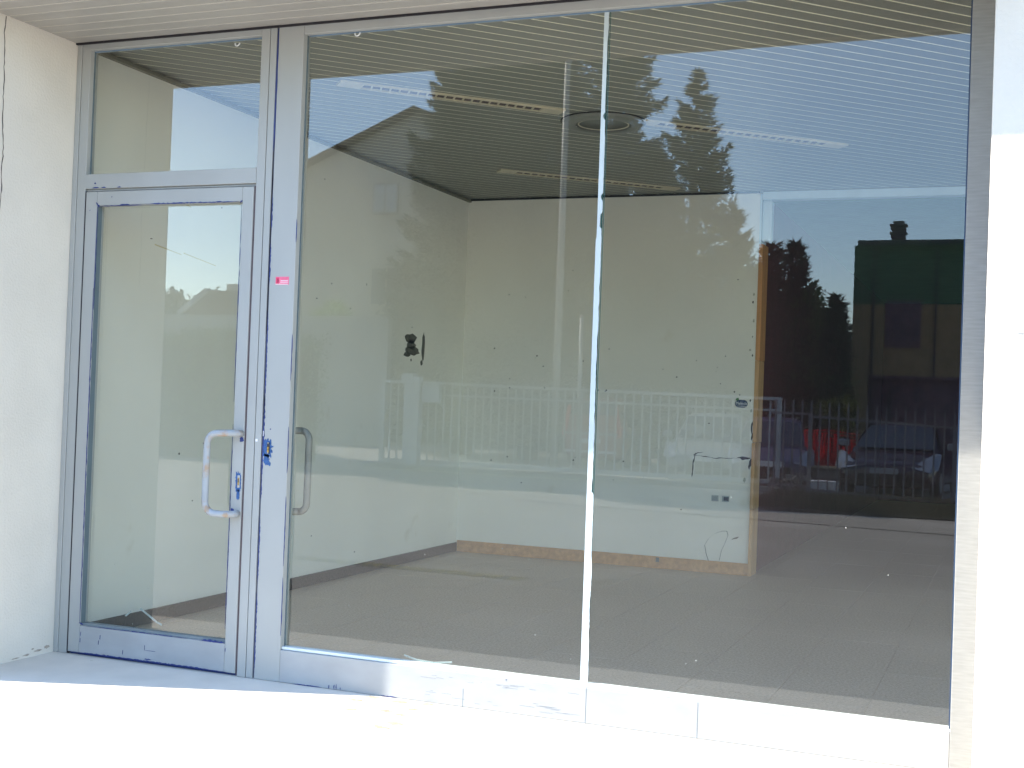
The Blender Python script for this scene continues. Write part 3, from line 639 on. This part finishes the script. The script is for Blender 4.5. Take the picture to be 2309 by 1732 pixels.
# ------------------------------------------------------------------ reflected world, behind the camera
conifer(-10.5,-28.2,12.8,2.3,1,'broad dark conifer beside the house gable, leftmost of the tall trees',nb=620,dens=50,pw=.42)
conifer(-8.0,-27.0,12.9,2.5,2,'tallest broad dark conifer in the middle of the tall trees',nb=620,dens=50,pw=.42)
conifer(-6.3,-28.6,12.9,1.8,3,'dark columnar conifer on the right flank of the tall clump',nb=480,dens=50,pw=.4)
conifer(-3.45,-26,10.0,2.45,4,'slender spruce with a pointed leader right of the tall clump',nb=420,dens=46,pw=.85,nl=.16,nw=.045)
conifer(-4.9,-27.4,8.3,2.0,44,'lower bushy conifer filling the gap left of the slender spruce',nb=380,dens=50,pw=.6)
conifer(-2.25,-25.4,6.35,1.35,5,'small pointed spruce between the slender spruce and the dark shrubs',nb=200,dens=40,pw=.75)
conifer(-1.1,-24,5.35,.5,6,'narrow dark conifer just left of the twin topped trees',nb=200,dens=60,pw=.45,m=M_need2)
conifer(-.62,-24.4,5.45,.62,7,'dark conifer with a spiky top in front of the sky gap',nb=240,dens=55,pw=.6,m=M_need2)
conifer(.36,-24.2,4.2,.5,8,'short spiky conifer nearest the green building',nb=180,dens=50,pw=.6,m=M_need2)
leafy('broadleaf_tree',-.35,-24.6,[(-.1,0,3.9,.5,.5,.55),(.25,.1,3.5,.5,.5,.5),(.55,0,3.1,.4,.4,.45),(-.4,.1,3.1,.7,.6,.8),(.2,0,2.3,.9,.7,.8),(-.7,0,1.9,.9,.8,1.0),(.6,0,1.6,.6,.6,.8),(.15,0,4.25,.22,.22,.3),(-1.35,.3,4.5,.35,.3,.5),(-1.2,.3,3.8,.5,.4,.6),(.35,.3,3.75,.25,.25,.35),(.75,.2,2.9,.25,.25,.5)],15000,.055,11,M_leaf,'dark bushy broadleaf tree left of the green building','tree',2.2)
leafy('broadleaf_tree',-22.1,-24.6,[(0,0,17.5,2.0,2.0,2.6),(.3,0,14,2.5,2.4,3),(0,.3,10.5,2.5,2.4,3),(0,0,6.5,2.4,2.4,3.2),(0,0,3.2,2.0,2.0,2.4)],44000,.17,12,M_leaf,'tall leafy tree left of the sliding gate casting shade over it','tree',8)
leafy('tree_row',-8,-34,[(-7+i*1.75,.5*math.sin(i*2.1),2.6+.5*math.sin(i*1.3),1.5,1.2,2.6+.5*math.cos(i*1.9)) for i in range(11)],60000,.12,15,M_need,'low dark row of trees behind the tall conifers','trees',2)
leafy('shrub',.62,-23,[(-.2,0,1.62,.32,.3,.22),(.15,0,1.72,.28,.3,.2),(.02,0,1.35,.3,.3,.3)],3500,.04,13,M_leafy,'yellow leaved shrub at the foot of the green building','shrub')
# far trees
leafy('broadleaf_tree',-55,-70,[(0,0,6,3,3,2.6),(3.5,0,6.6,2.2,2,1.8),(2.8,0,8.1,.9,.9,.7),(7,0,6.2,2.4,2,2.2),(-4,0,6,3,3,2.2),(5.2,0,4.5,4,2,2.2)],12000,.22,14,M_need2,'distant rounded treetops beyond the pale boundary wall','tree',4)
# hedges
def hedge(label,x0,x1,yc,dy,z1,n,size,seed,m=M_leaf):
    t=thing('hedge',label,'hedge',((x0+x1)/2,yc,G)); rng=np.random.default_rng(seed); hx_=(x1-x0)/2
    P=rng.uniform(-1,1,(n,3)); P[:,0]*=hx_; P[:,1]*=dy; top=z1-G+.10*np.sin(P[:,0]*2.1)+.06*np.sin(P[:,0]*5.3+1)
    P[:,2]=(P[:,2]*.5+.5)**.6*top; P+=rng.normal(size=(n,3))*.05
    A_=unit(rng.normal(size=(n,3))); B_=unit(np.cross(A_,rng.normal(size=(n,3)))); s=size*rng.uniform(.6,1.4,(n,1))
    tri_mesh('foliage', np.stack([P-A_*s,P+B_*s*.55,P+A_*s,P-B_*s*.55],1).reshape(-1,3), m, t, 4)
    st_=MB()
    for i in range(int(hx_*4)): xx=-hx_+.15+i*.5; st_.tube([(xx,0,-.05),(xx+.05,.05,(z1-G)*.8)],.03,5)
    st_.box(-hx_+.1,hx_-.1,-dy*.55,dy*.55,.0,(z1-G)*.88)
    st_.build('stems', M_bark, t)
hedge('tall dark clipped hedge reflected in the door glass',-17,-10.6,-20.0,.75,2.58,32000,.045,21)
hedge('long dark hedge across the road behind the gate',-30,-8,-37.2,.9,1.75,30000,.075,22,M_need2)
hedge('low glossy hedge across the road, showing above the left end of the gate',-17.0,-12.8,-36.0,.5,2.15,14000,.06,23)
# pampas / ornamental grass
def pampas(x,y,h,r,seed,label):
    t=thing('ornamental_grass',label,'plant',(x,y,G)); rng=np.random.default_rng(seed); V_=[]
    for i in range(6000):
        az=rng.uniform(0,6.283); sp=rng.uniform(.15,1)*r; hh=h*rng.uniform(.55,1)*(1-.25*sp/r); w_=.028
        c,s=math.cos(az),math.sin(az); pts=[np.array([c*sp*q**1.4,s*sp*q**1.4,hh*math.sin(q*1.75)]) for q in (0,.4,.75,1.0)]
        sd_=np.array([-s,c,0])*w_
        for a,b,wa,wb in zip(pts[:-1],pts[1:],(1,.9,.6),(.9,.6,.1)): V_+= [a-sd_*wa,a+sd_*wa,b+sd_*wb,b-sd_*wb]
    tri_mesh('blades', np.array(V_), M_grass, t, 4); MB().lathe([(.3,0),(.25,.3),(.05,.5)],(0,0,0),12).build('crown_base', M_bark, t)
pampas(-17.6,-33,5.2,2.1,31,'tall arching grass clump in front of the gabled house'); pampas(-19.9,-33.6,3.2,1.6,32,'smaller yellowish grass clump beside the tall one')

# gate
gate = thing('sliding_gate','long grey barred sliding gate reflected across the window','gate',(-4.3,-19.66,0))
def gb(x0,x1,z0,z1,n_,y0=-.025,y1=.025,m=M_gate): return at(MB().box(x0,x1,gate.location.y+y0,gate.location.y+y1,z0,z1),gate).build(n_,m,gate)
def gz(x): return 1.62-(x+8.6)*.0125
at(MB().prism([(-8.65,gz(-8.65)-.06),(-.03,gz(-.03)-.06),(-.03,gz(-.03)),(-8.65,gz(-8.65))],1,-19.69,-19.63),gate).build('top_rail', M_gate, gate)
at(MB().prism([(-8.0,gz(-8)-.30),(-.03,gz(-.03)-.27),(-.03,gz(-.03)-.23),(-8,gz(-8)-.26)],1,-19.68,-19.64),gate).build('mid_rail', M_gate, gate)
gb(-8.65,-.03,-.16,-.07,'bottom_rail'); gb(-8.66,-8.56,-.28,1.62,'end_post',-.04,.04); gb(-.10,-.02,-.16,1.5,'end_post',-.04,.04)
pk=None; x=-8.43
while x<-.15:
    if pk is None: pk=gb(x-.016,x+.016,-.08,1.545,'picket',-.012,.012); X0=x
    else:
        o=pk.copy(); COL.objects.link(o); o.location=(x-X0,0,-.0125*(x-X0)-.002)
    x+=.182
for xx in (-8.1,-5.5,-2.9,-.6):
    at(MB().lathe([(.055,-.015),(.055,.015)],(xx,-19.66,-.20),16,'y'),gate).build('wheel', M_tyre, gate)
gp = thing('gate_post','square grey gate post with a motor box, near the left end of the gate','post',(-7.8,-19.5,G))
MB().box(-.19,.17,-.1,.1,0,2.0).build('post_body', M_gate, gp, bevel=.01); MB().box(-.25,.02,-.13,.13,1.85,2.07).build('cap', M_gate, gp, bevel=.01)
MB().box(.21,.62,-.08,.06,1.46,1.84).build('letter_box', M_gate, gp, bevel=.01); MB().box(.21,.8,-.11,.08,1.86,1.90).build('canopy', M_gate, gp)
MB().box(-8.9,.05,-19.95,-19.4,G,G+.10).build('kerb', M_kerb, kind='structure'); MB().box(-8.9,-4.0,-19.36,-19.33,G,G+.03).build('gate_track', mat('worn_rail',(.5,.48,.40),.4,.1,metal=.5), kind='structure')

# spiked fence
fe = thing('spiked_fence','low dark railing fence with upright bars rising above its top rail','fence',(2.3,-18.15,0))
def fxf(x): return -18.15+(x-2.3)*.0
def fz(x): return -.045*(x-.4)
def feb(x0,x1,za,zb,n_,hw=.02):
    return at(MB().prism([(x0,za+fz(x0)),(x1,za+fz(x1)),(x1,zb+fz(x1)),(x0,zb+fz(x0))],1,-18.15-hw,-18.15+hw),fe).build(n_,M_fence,fe)
feb(.72,9,1.175,1.215,'top_rail'); feb(.72,9,-.13,-.09,'bottom_rail'); feb(1.55,9,-.335,-.315,'ground_rail')
pk=None; x=.92
while x<4.8:
    if pk is None: pk=at(MB().box(x-.014,x+.014,-18.175,-18.148,-.33,1.40).add([(x-.014,-18.175,1.40),(x+.014,-18.175,1.40),(x+.014,-18.148,1.40),(x-.014,-18.148,1.40),(x,-18.16,1.46)],[(0,1,4),(1,2,4),(2,3,4),(3,0,4)]),fe).build('picket',M_fence,fe); X0=x
    else:
        o=pk.copy(); COL.objects.link(o); o.location=(x-X0,0,fz(x)-fz(X0))
    x+=.162
for xx in (.755,3.2,5.6): at(MB().box(xx-.032,xx+.032,-18.19,-18.11,-.35,1.24+fz(xx)),fe).build('post',M_fence,fe)
fe2 = thing('spiked_fence','short dark railing section between the gate end and the taller post','fence',(.3,-18.6,0))
for xx in [.05+.162*i for i in range(5)]: MB().box(xx-.314,xx-.286,-.014,.014,-.3,1.46).build('picket',M_fence,fe2)
MB().box(-.33,.42,-.02,.02,1.2,1.24).build('top_rail',M_fence,fe2); MB().box(-.33,.42,-.02,.02,-.12,-.08).build('bottom_rail',M_fence,fe2)

# grass tufts along the verge
rng=np.random.default_rng(41); k=14000; P=np.stack([rng.uniform(.1,5.2,k),-rng.uniform(15.2,18.9,k),np.full(k,G+.03)],1); 
D=rng.normal(size=(k,3))*.5; D[:,2]=abs(D[:,2])+.7
tag(tri_mesh('verge_grass', needles(P,D,.13,.016,rng), mat('verge_blades',(.085,.075,.035),.6,.4,4,trans=.2)), 'short dry grass and weeds growing along the foot of the railing fence','grass',kind='stuff')

# lamp pole and short post
pl = thing('lamp_pole','tall slim pale pole standing behind the sliding gate','pole',(-5.08,-20.9,G))
MB().tube([(0,0,0),(0,0,4.5),(0,0,9.6)],[.085,.075,.06],16).build('shaft', M_pole, pl, smooth=True); MB().lathe([(.14,0),(.14,.05),(.1,.06)],(0,0,0),16).build('base_plate', M_pole, pl)
pp = thing('signal_post','shorter pale post just right of the tall pole','post',(-4.72,-21.4,G)); MB().tube([(0,0,0),(0,0,3.45)],.045,12).build('shaft', M_pole, pp, smooth=True); MB().lathe([(.06,3.45),(.0001,3.5)],(0,0,0),12).build('cap', M_pole, pp)

# ------------------------------------------------------------------ buildings behind
# green building
gb_ = thing('green_building','flat roofed dark green and ochre building with a stacked chimney','building',(3.9,-27,G))
def bb(x0,x1,y0,y1,z0,z1,n_,m,par=None,bev=0): 
    o=gb_.location; return MB().box(x0-o.x,x1-o.x,y0-o.y,y1-o.y,z0-o.z,z1-o.z).build(n_,m,par or gb_,bevel=bev)
Yf=-26.9
bb(.42,7.6,-34,Yf,2.2,3.92,'upper_wall',M_ochre); bb(.42,7.6,-34,Yf+.003,3.921,5.30,'ceiling_tint_band',M_ceiltint); bb(.42,7.6,-34,Yf-.10,G,2.2,'lower_wall',M_plum)  # green upper part paints the far ceiling's show-through onto the facade
bb(.40,.80,Yf-.3,Yf+.06,G,3.92,'corner_pilaster',M_ochre); bb(.40,.80,Yf-.3,Yf+.063,3.921,5.30,'corner_pilaster',M_ceiltint); bb(2.30,2.34,Yf-.02,Yf+.05,2.2,5.28,'downpipe',M_greenD); bb(.86,.90,Yf,Yf+.05,G,5.28,'downpipe',M_greenD)
bb(.48,7.8,-34.2,Yf+.16,5.36,5.47,'roof_edge',M_greenD); bb(.40,7.7,-34.1,Yf+.10,5.30,5.355,'parapet',M_ceiltint)
bb(.8,7.6,Yf,Yf+.07,2.12,2.20,'string_course',M_plum)
wn=bb(1.18,1.99,Yf,Yf+.05,2.88,4.02,'window',M_shut); bb(1.22,1.95,Yf+.051,Yf+.06,2.92,3.98,'shutter_field',mat('shutter_inner',(.09,.07,.09),.6,.08),wn)
for i in range(20): bb(1.235,1.575,Yf+.061,Yf+.075,2.94+i*.051,2.94+i*.051+.03,'shutter_slat',M_shut,wn); bb(1.60,1.94,Yf+.061,Yf+.075,2.94+i*.051,2.94+i*.051+.03,'shutter_slat',M_shut,wn)
gd=bb(1.36,4.2,Yf-.1,Yf-.05,G,1.84,'garage_door',M_shut)
for i in range(12): bb(1.40,4.16,Yf-.049,Yf-.03,G+.05+i*.175,G+.2+i*.175,'door_panel',M_shut,gd)
bb(1.28,1.36,Yf-.1,Yf-.02,G,1.9,'door_post',M_greenD,gd)
ch=bb(1.06,1.50,-28.6,-28.2,5.47,5.56,'chimney',M_plum); 
bb(1.12,1.44,-28.5,-28.3,5.565,5.72,'chimney_core',M_plum,ch)
for i in range(4): bb(1.10-.03*(i%2),1.46+.03*(i%2),-28.58,-28.22,5.725+i*.10,5.725+i*.10+.055,'chimney_course',M_plum,ch,.015); bb(1.16,1.40,-28.5,-28.3,5.782+i*.10,5.823+i*.10,'chimney_core',M_greenD,ch)
bb(1.15,1.41,-28.5,-28.3,6.125,6.16,'chimney_cap',M_plum,ch)
# gabled house
def house(x,y,wd,dp,he,hp,label,wins,m=M_house,ox=0):
    t=thing('gabled_house',label,'house',(x,y,G)); h2=wd/2
    MB().prism([(-h2,0),(h2,0),(h2,he),(0,hp),(-h2,he)],1,-dp,0).build('wall', m, t)
    for s in (-1,1):
        q=MB().add([(0,.35,hp+.02),(s*(h2+.45),.35,he-(hp-he)/h2*.45+.02),(s*(h2+.45),-dp-.3,he-(hp-he)/h2*.45+.02),(0,-dp-.3,hp+.02),(0,.35,hp+.2),(s*(h2+.45),.35,he-(hp-he)/h2*.45+.2),(s*(h2+.45),-dp-.3,he-(hp-he)/h2*.45+.2),(0,-dp-.3,hp+.2)],[(0,1,2,3),(4,7,6,5),(0,4,5,1),(1,5,6,2),(2,6,7,3),(3,7,4,0)]).build('roof', M_roof, t)
    for (x0,x1,z0,z1,mm) in wins:
        f=MB().box(x0,x1,-.02,.05,z0,z1).build('window', m if mm is M_pane else mat('window_surround',(.28,.25,.22),.8,.05), t); c=(x0+x1)/2
        MB().box(x0+.06,c-.04,.051,.07,z0+.08,z1-.06).build('window_leaf', mm, f); MB().box(c+.04,x1-.06,.051,.07,z0+.08,z1-.06).build('window_leaf', mm, f)
    return t
house(-17.2,-38,11.4,11,10.0,12.35,'grey gabled house with a pale upper window reflected in the left half',[(-1.75,-.65,8.5,9.7,M_palepane),(-1.7,-.35,5.0,6.5,M_pane),(-1.7,-.35,1.2,3.0,M_pane)])
house(-2.0,-41,5.4,8,2.6,4.4,'low gabled outbuilding between the dark trees and the green building',[(.2,.9,.9,2,M_pane)],mat('dim_render',(.20,.16,.18),.9,.1))
fh = thing('distant_house','distant grey house with a sloping roof and square chimney block','house',(-27,-45,G))
MB().box(-4.4,6,-6,0,0,4.6).build('wall', M_house, fh); MB().prism([(-5.6,5.2),(-4.1,6.22),(7,6.22),(7,4.6),(-4.4,4.6)],1,-6.2,.3).build('roof', M_roof, fh)
MB().prism([(-5.75,5.2),(-5.55,5.05),(-4.05,6.15),(-4.2,6.32)],1,-6.3,.45).build('verge_board', M_gate, fh); MB().box(-3.7,-1.4,-2,-.6,6.2,6.62).build('chimney', M_house, fh)
tag(MB().box(-34,-14,-30.4,-30.15,G,3.75).build('boundary_wall', mat('pale_wall',(.48,.47,.44),.9,.05)), 'long pale boundary wall behind the tall hedge','wall')

# ------------------------------------------------------------------ cars
def lerp(a,b,t): return a+(b-a)*t
def car(x,y,rz,paint,label,L_=3.9,W_=1.72,Hc=1.48,belt=.92,nose=.70,hood=1.0,rear=.5,kind='hatch',gap=.17):
    t=thing('parked_car',label,'car',(x,y,G),rz,'cars parked beyond the gate and fence'); w_=W_/2
    # stations from front (y=+L/2) to rear
    st=[(L_/2,.30,nose-.12,.74),(L_/2-.06,.22,nose,.88),(L_/2-.25,gap,nose+.06,.97),(L_/2-hood*.7,gap,belt-.06,1),(L_/2-hood,gap,belt,1),(0,gap,belt+.02,1),(-L_/2+.5,gap,belt+.04,1),(-L_/2+.1,.22,belt+.02,.95),(-L_/2,.32,belt-.08,.86)]
    def ring(yy,zb,zt,k):
        a=w_*k; half=[(a*.80,zb),(a*.97,zb+.08),(a,lerp(zb,zt,.5)),(a*.975,zt-.10),(a*.90,zt-.02),(a*.55,zt+.012)]
        return [(px,yy,pz) for px,pz in half]+[(-px,yy,pz) for px,pz in half[::-1]]
    b=MB(); R_=[ring(*s_) for s_ in st]; n=len(R_[0]); vs=[p for r__ in R_ for p in r__]; fs=[]
    for i in range(len(R_)-1):
        for k in range(n): fs.append((i*n+k,i*n+(k+1)%n,(i+1)*n+(k+1)%n,(i+1)*n+k))
    fs+=[tuple(range(n)),tuple((len(R_)-1)*n+k for k in range(n))[::-1]]
    b.add(vs,fs); body=b.build('body',paint,t,smooth=True); e=body.modifiers.new('ss','SUBSURF'); e.levels=1; e.render_levels=2
    # cabin
    yf=L_/2-hood*.86; yr=-L_/2+.12 if kind!='saloon' else -L_/2+.7
    cs=[(yf,belt-.03,.88,.86),(yf-.62,Hc-.05,.86,.66),(yf-.95,Hc,.87,.68),(lerp(yf,yr,.6),Hc,.87,.68),(yr+.30,Hc-.04,.86,.66),(yr,belt+(.28 if kind=='hatch' else 0),.84,.78)]
    def cr(yy,zt,kb,kt):
        zb=belt-.06; q=max(zt-.05,zb+.005); h_=[(w_*kb,zb),(w_*kt*1.03,q),(w_*kt*.86,zt),(w_*.3,zt+.015)]
        return [(px,yy,pz) for px,pz in h_]+[(-px,yy,pz) for px,pz in h_[::-1]]
    c=MB(); R_=[cr(*s_) for s_ in cs]; n=len(R_[0]); vs=[p for r__ in R_ for p in r__]; fs=[]
    for i in range(len(R_)-1):
        for k in range(n): fs.append((i*n+k,i*n+(k+1)%n,(i+1)*n+(k+1)%n,(i+1)*n+k))
    fs+=[tuple(range(n)),tuple((len(R_)-1)*n+k for k in range(n))[::-1]]
    c.add(vs,fs); c.build('cabin',paint,t,smooth=False,bevel=.025,seg=3)
    # glazing, slightly proud of the cabin
    def slab(pts,off,name,m,th=.006):
        P_=[Vector(p) for p in pts]; nn=(P_[1]-P_[0]).cross(P_[2]-P_[0]).normalized(); ce_=sum(P_,Vector())/len(P_)
        if nn.dot(ce_-Vector((0,0,.8)))<0: nn=-nn
        k=len(P_); A_=[p+nn*off for p in P_]+[p+nn*(off-th) for p in P_]
        return MB().add(A_,[tuple(range(k)),tuple(range(k,2*k))[::-1]]+[(i,(i+1)%k,k+(i+1)%k,k+i) for i in range(k)]).build(name,m,t)
    slab([(-w_*.80,yf-.03,belt+.015),(w_*.80,yf-.03,belt+.015),(w_*.62,yf-.58,Hc-.085),(-w_*.62,yf-.58,Hc-.085)],.028,'windscreen',M_cargl)
    slab([(-w_*.7,yr+.01,belt+.30),(w_*.7,yr+.01,belt+.30),(w_*.60,yr+.24,Hc-.10),(-w_*.60,yr+.24,Hc-.10)],.03,'rear_window',M_cargl)
    for s in (-1,1):
        y0,y1=yf-.55,lerp(yf,yr,.50); y2,y3=y1-.07,yr+.42
        slab([(s*w_*.865,y0+.30,belt+.03),(s*w_*.865,y1,belt+.03),(s*w_*.725,y1,Hc-.13),(s*w_*.725,y0-.05,Hc-.13)],.022,'side_window',M_cargl)
        slab([(s*w_*.865,y2,belt+.03),(s*w_*.865,y3,belt+.03),(s*w_*.725,y3+.05,Hc-.13),(s*w_*.725,y2,Hc-.13)],.022,'side_window',M_cargl)
        mr=MB().box(s*w_*1.0,s*w_*1.24,yf-.34,yf-.24,belt+.03,belt+.17).build('wing_mirror',paint if paint is not M_carblk else mat('grey_mirror',(.25,.25,.27),.3,.05),t,bevel=.03,seg=3)
        # swept headlamp wrapping the corner
        f_=L_/2
        slab([(s*w_*.99,f_-.48,nose+.20),(s*w_*.90,f_-.36,nose+.19),(s*w_*.52,f_-.03,nose-.06),(s*w_*.84,f_-.01,nose-.12),(s*w_*.985,f_-.20,nose-.08)],.045,'headlight',M_lamp,.05)
        slab([(s*w_*.98,-f_+.16,belt+.05),(s*w_*.86,-f_+.01,belt+.05),(s*w_*.80,-f_-.0,belt-.22),(s*w_*.93,-f_+.02,belt-.22)],.03,'tail_light',M_tail,.04)
        for yy in (f_-.72,-f_+.68):
            wh=MB().lathe([(.0001,-.09),(.24,-.09),(.29,-.08),(.31,-.03),(.31,.06),(.28,.09),(.0001,.09)],(s*(w_-.10),yy,.31),26,'x').build('wheel',M_tyre,t,smooth=False)
            MB().lathe([(.0001,.095*s),(.05,.10*s),(.19,.092*s),(.20,.08*s)],(s*(w_-.10),yy,.31),20,'x').build('rim',M_rim,wh)
    MB().box(-w_*.5,w_*.5,L_/2-.02,L_/2+.012,.34,.46).build('grille',M_tyre,t,bevel=.01); MB().box(-.26,.26,L_/2+.013,L_/2+.022,.46,.57).build('number_plate',M_white if paint is not M_carblk else mat('dim_plate',(.35,.34,.36),.5,.05),t)
    MB().box(-w_*.86,w_*.86,L_/2-.10,L_/2-.0,.24,.33).build('bumper',M_tyre,t,bevel=.02)
    MB().box(-.26,.26,-L_/2-.02,-L_/2+.01,.60,.71).build('number_plate',M_white,t)
    for s in (-1,1): MB().tube([(s*w_*.60,yf-.8,Hc+.03),(s*w_*.62,yf-1.3,Hc+.05),(s*w_*.60,yr+.5,Hc+.03)],.012,6).build('roof_bar',M_chrome,t)
    return t
c1=car(2.12,-21.4,.10,M_carblk,'dark plum hatchback facing the fence, beside the red netting',L_=3.9,W_=1.84,Hc=1.40,belt=.88,nose=.66,hood=1.15)
car(-.55,-21.8,-.16,M_carblu,'dark slate car with round headlight left of the red netting',L_=3.7,W_=1.62,Hc=1.40,belt=.84,nose=.62,hood=.95)
car(-1.95,-22.6,-.10,M_carsil,'silver hatchback with bright headlamp behind the right end of the gate',L_=3.8,W_=1.66,Hc=1.44,belt=.88,nose=.64,hood=.95)
car(-5.25,-26.6,math.pi+.12,M_carred,'red rear lamped small van seen from behind through the gate bars',L_=3.9,W_=1.66,Hc=1.72,belt=.98,hood=.8)
van=[o for o in COL.objects if o.get('label','').startswith('red rear lamped')][0]
for s_ in (-1,1): MB().prism([(s_*.80,.86),(s_*.70,.86),(s_*.60,1.50),(s_*.66,1.52)],1,-1.93,-1.86).build('tail_light', M_tail, van)
MB().box(-.72,.72,-1.99,-1.95,.80,.86).build('rear_trim', M_carsil, van); MB().box(-.7,.7,-1.99,-1.95,.36,.42).build('rear_bumper_strip', M_white, van)
# netting and debris
rn = thing('netting','bright red plastic netting heaped beside the dark hatchback','netting',(.78,-20.9,G))
nm=MB(); rnd=random.Random(4)
for i in range(30):
    xx=-.52+i*.036; h_=1.22-.24*(i/29)+rnd.uniform(-.05,.05)
    nm.tube([(xx,rnd.uniform(-.03,.03),.50),(xx+rnd.uniform(-.03,.03),rnd.uniform(-.06,.06),.85),(xx+rnd.uniform(-.02,.03),0,h_)],.011,4,False)
for j in range(11): 
    zz=.56+j*.062; nm.tube([(-.52,0,zz),(-.1,.05,zz+rnd.uniform(-.03,.03)),(.52,0,zz-.04)],.009,4,False)
nm.build('upright_mesh', M_red, rn)
hm=MB()
for i in range(130):
    xx=rnd.uniform(-.48,.42); zz=.50+rnd.uniform(0,.22)*(1-.5*abs(xx)); yy=rnd.uniform(-.1,.22)
    hm.tube([(xx,yy,zz),(xx+rnd.uniform(-.12,.12),yy+rnd.uniform(-.08,.08),zz+rnd.uniform(.0,.08)),(xx+rnd.uniform(-.15,.15),yy+rnd.uniform(-.1,.1),zz+rnd.uniform(-.05,.03))],.017,4,False)
hm.build('crumpled_mesh', M_red, rn)
tag(MB().box(.22,1.28,-21.15,-20.55,.15,.20).build('plank', M_plank, bevel=.01),'weathered pale plank under the red netting','plank')
blk=tag(MB().box(.30,1.22,-21.05,-20.6,G,.148).build('concrete_block', M_rockc, bevel=.02),'dark grey block carrying the plank and red netting','block')
tag(MB().box(.68,1.16,-19.1,-18.8,-.27,.0).build('foam_box', M_box, bevel=.01),'pale box on the ground behind the fence by the dark car','box')
rk=thing('rubble','heap of grey rubble and branches behind the fence left of the pale box','rubble',(.25,-19.6,G)); rnd=random.Random(8)
for i in range(16):
    m_=MB().box(-.1,.1,-.08,.08,-.06,.06); m_.xf(Matrix.Translation((rnd.uniform(-.4,.3),rnd.uniform(-.3,.3),rnd.uniform(.03,.3)))@Matrix.Rotation(rnd.uniform(0,3),4,'Z')@Matrix.Rotation(rnd.uniform(0,2),4,'X')@Matrix.Diagonal((rnd.uniform(.5,1.4),rnd.uniform(.6,1.3),rnd.uniform(.5,1.3),1))); m_.build('stone',M_rockc,rk,bevel=.015)
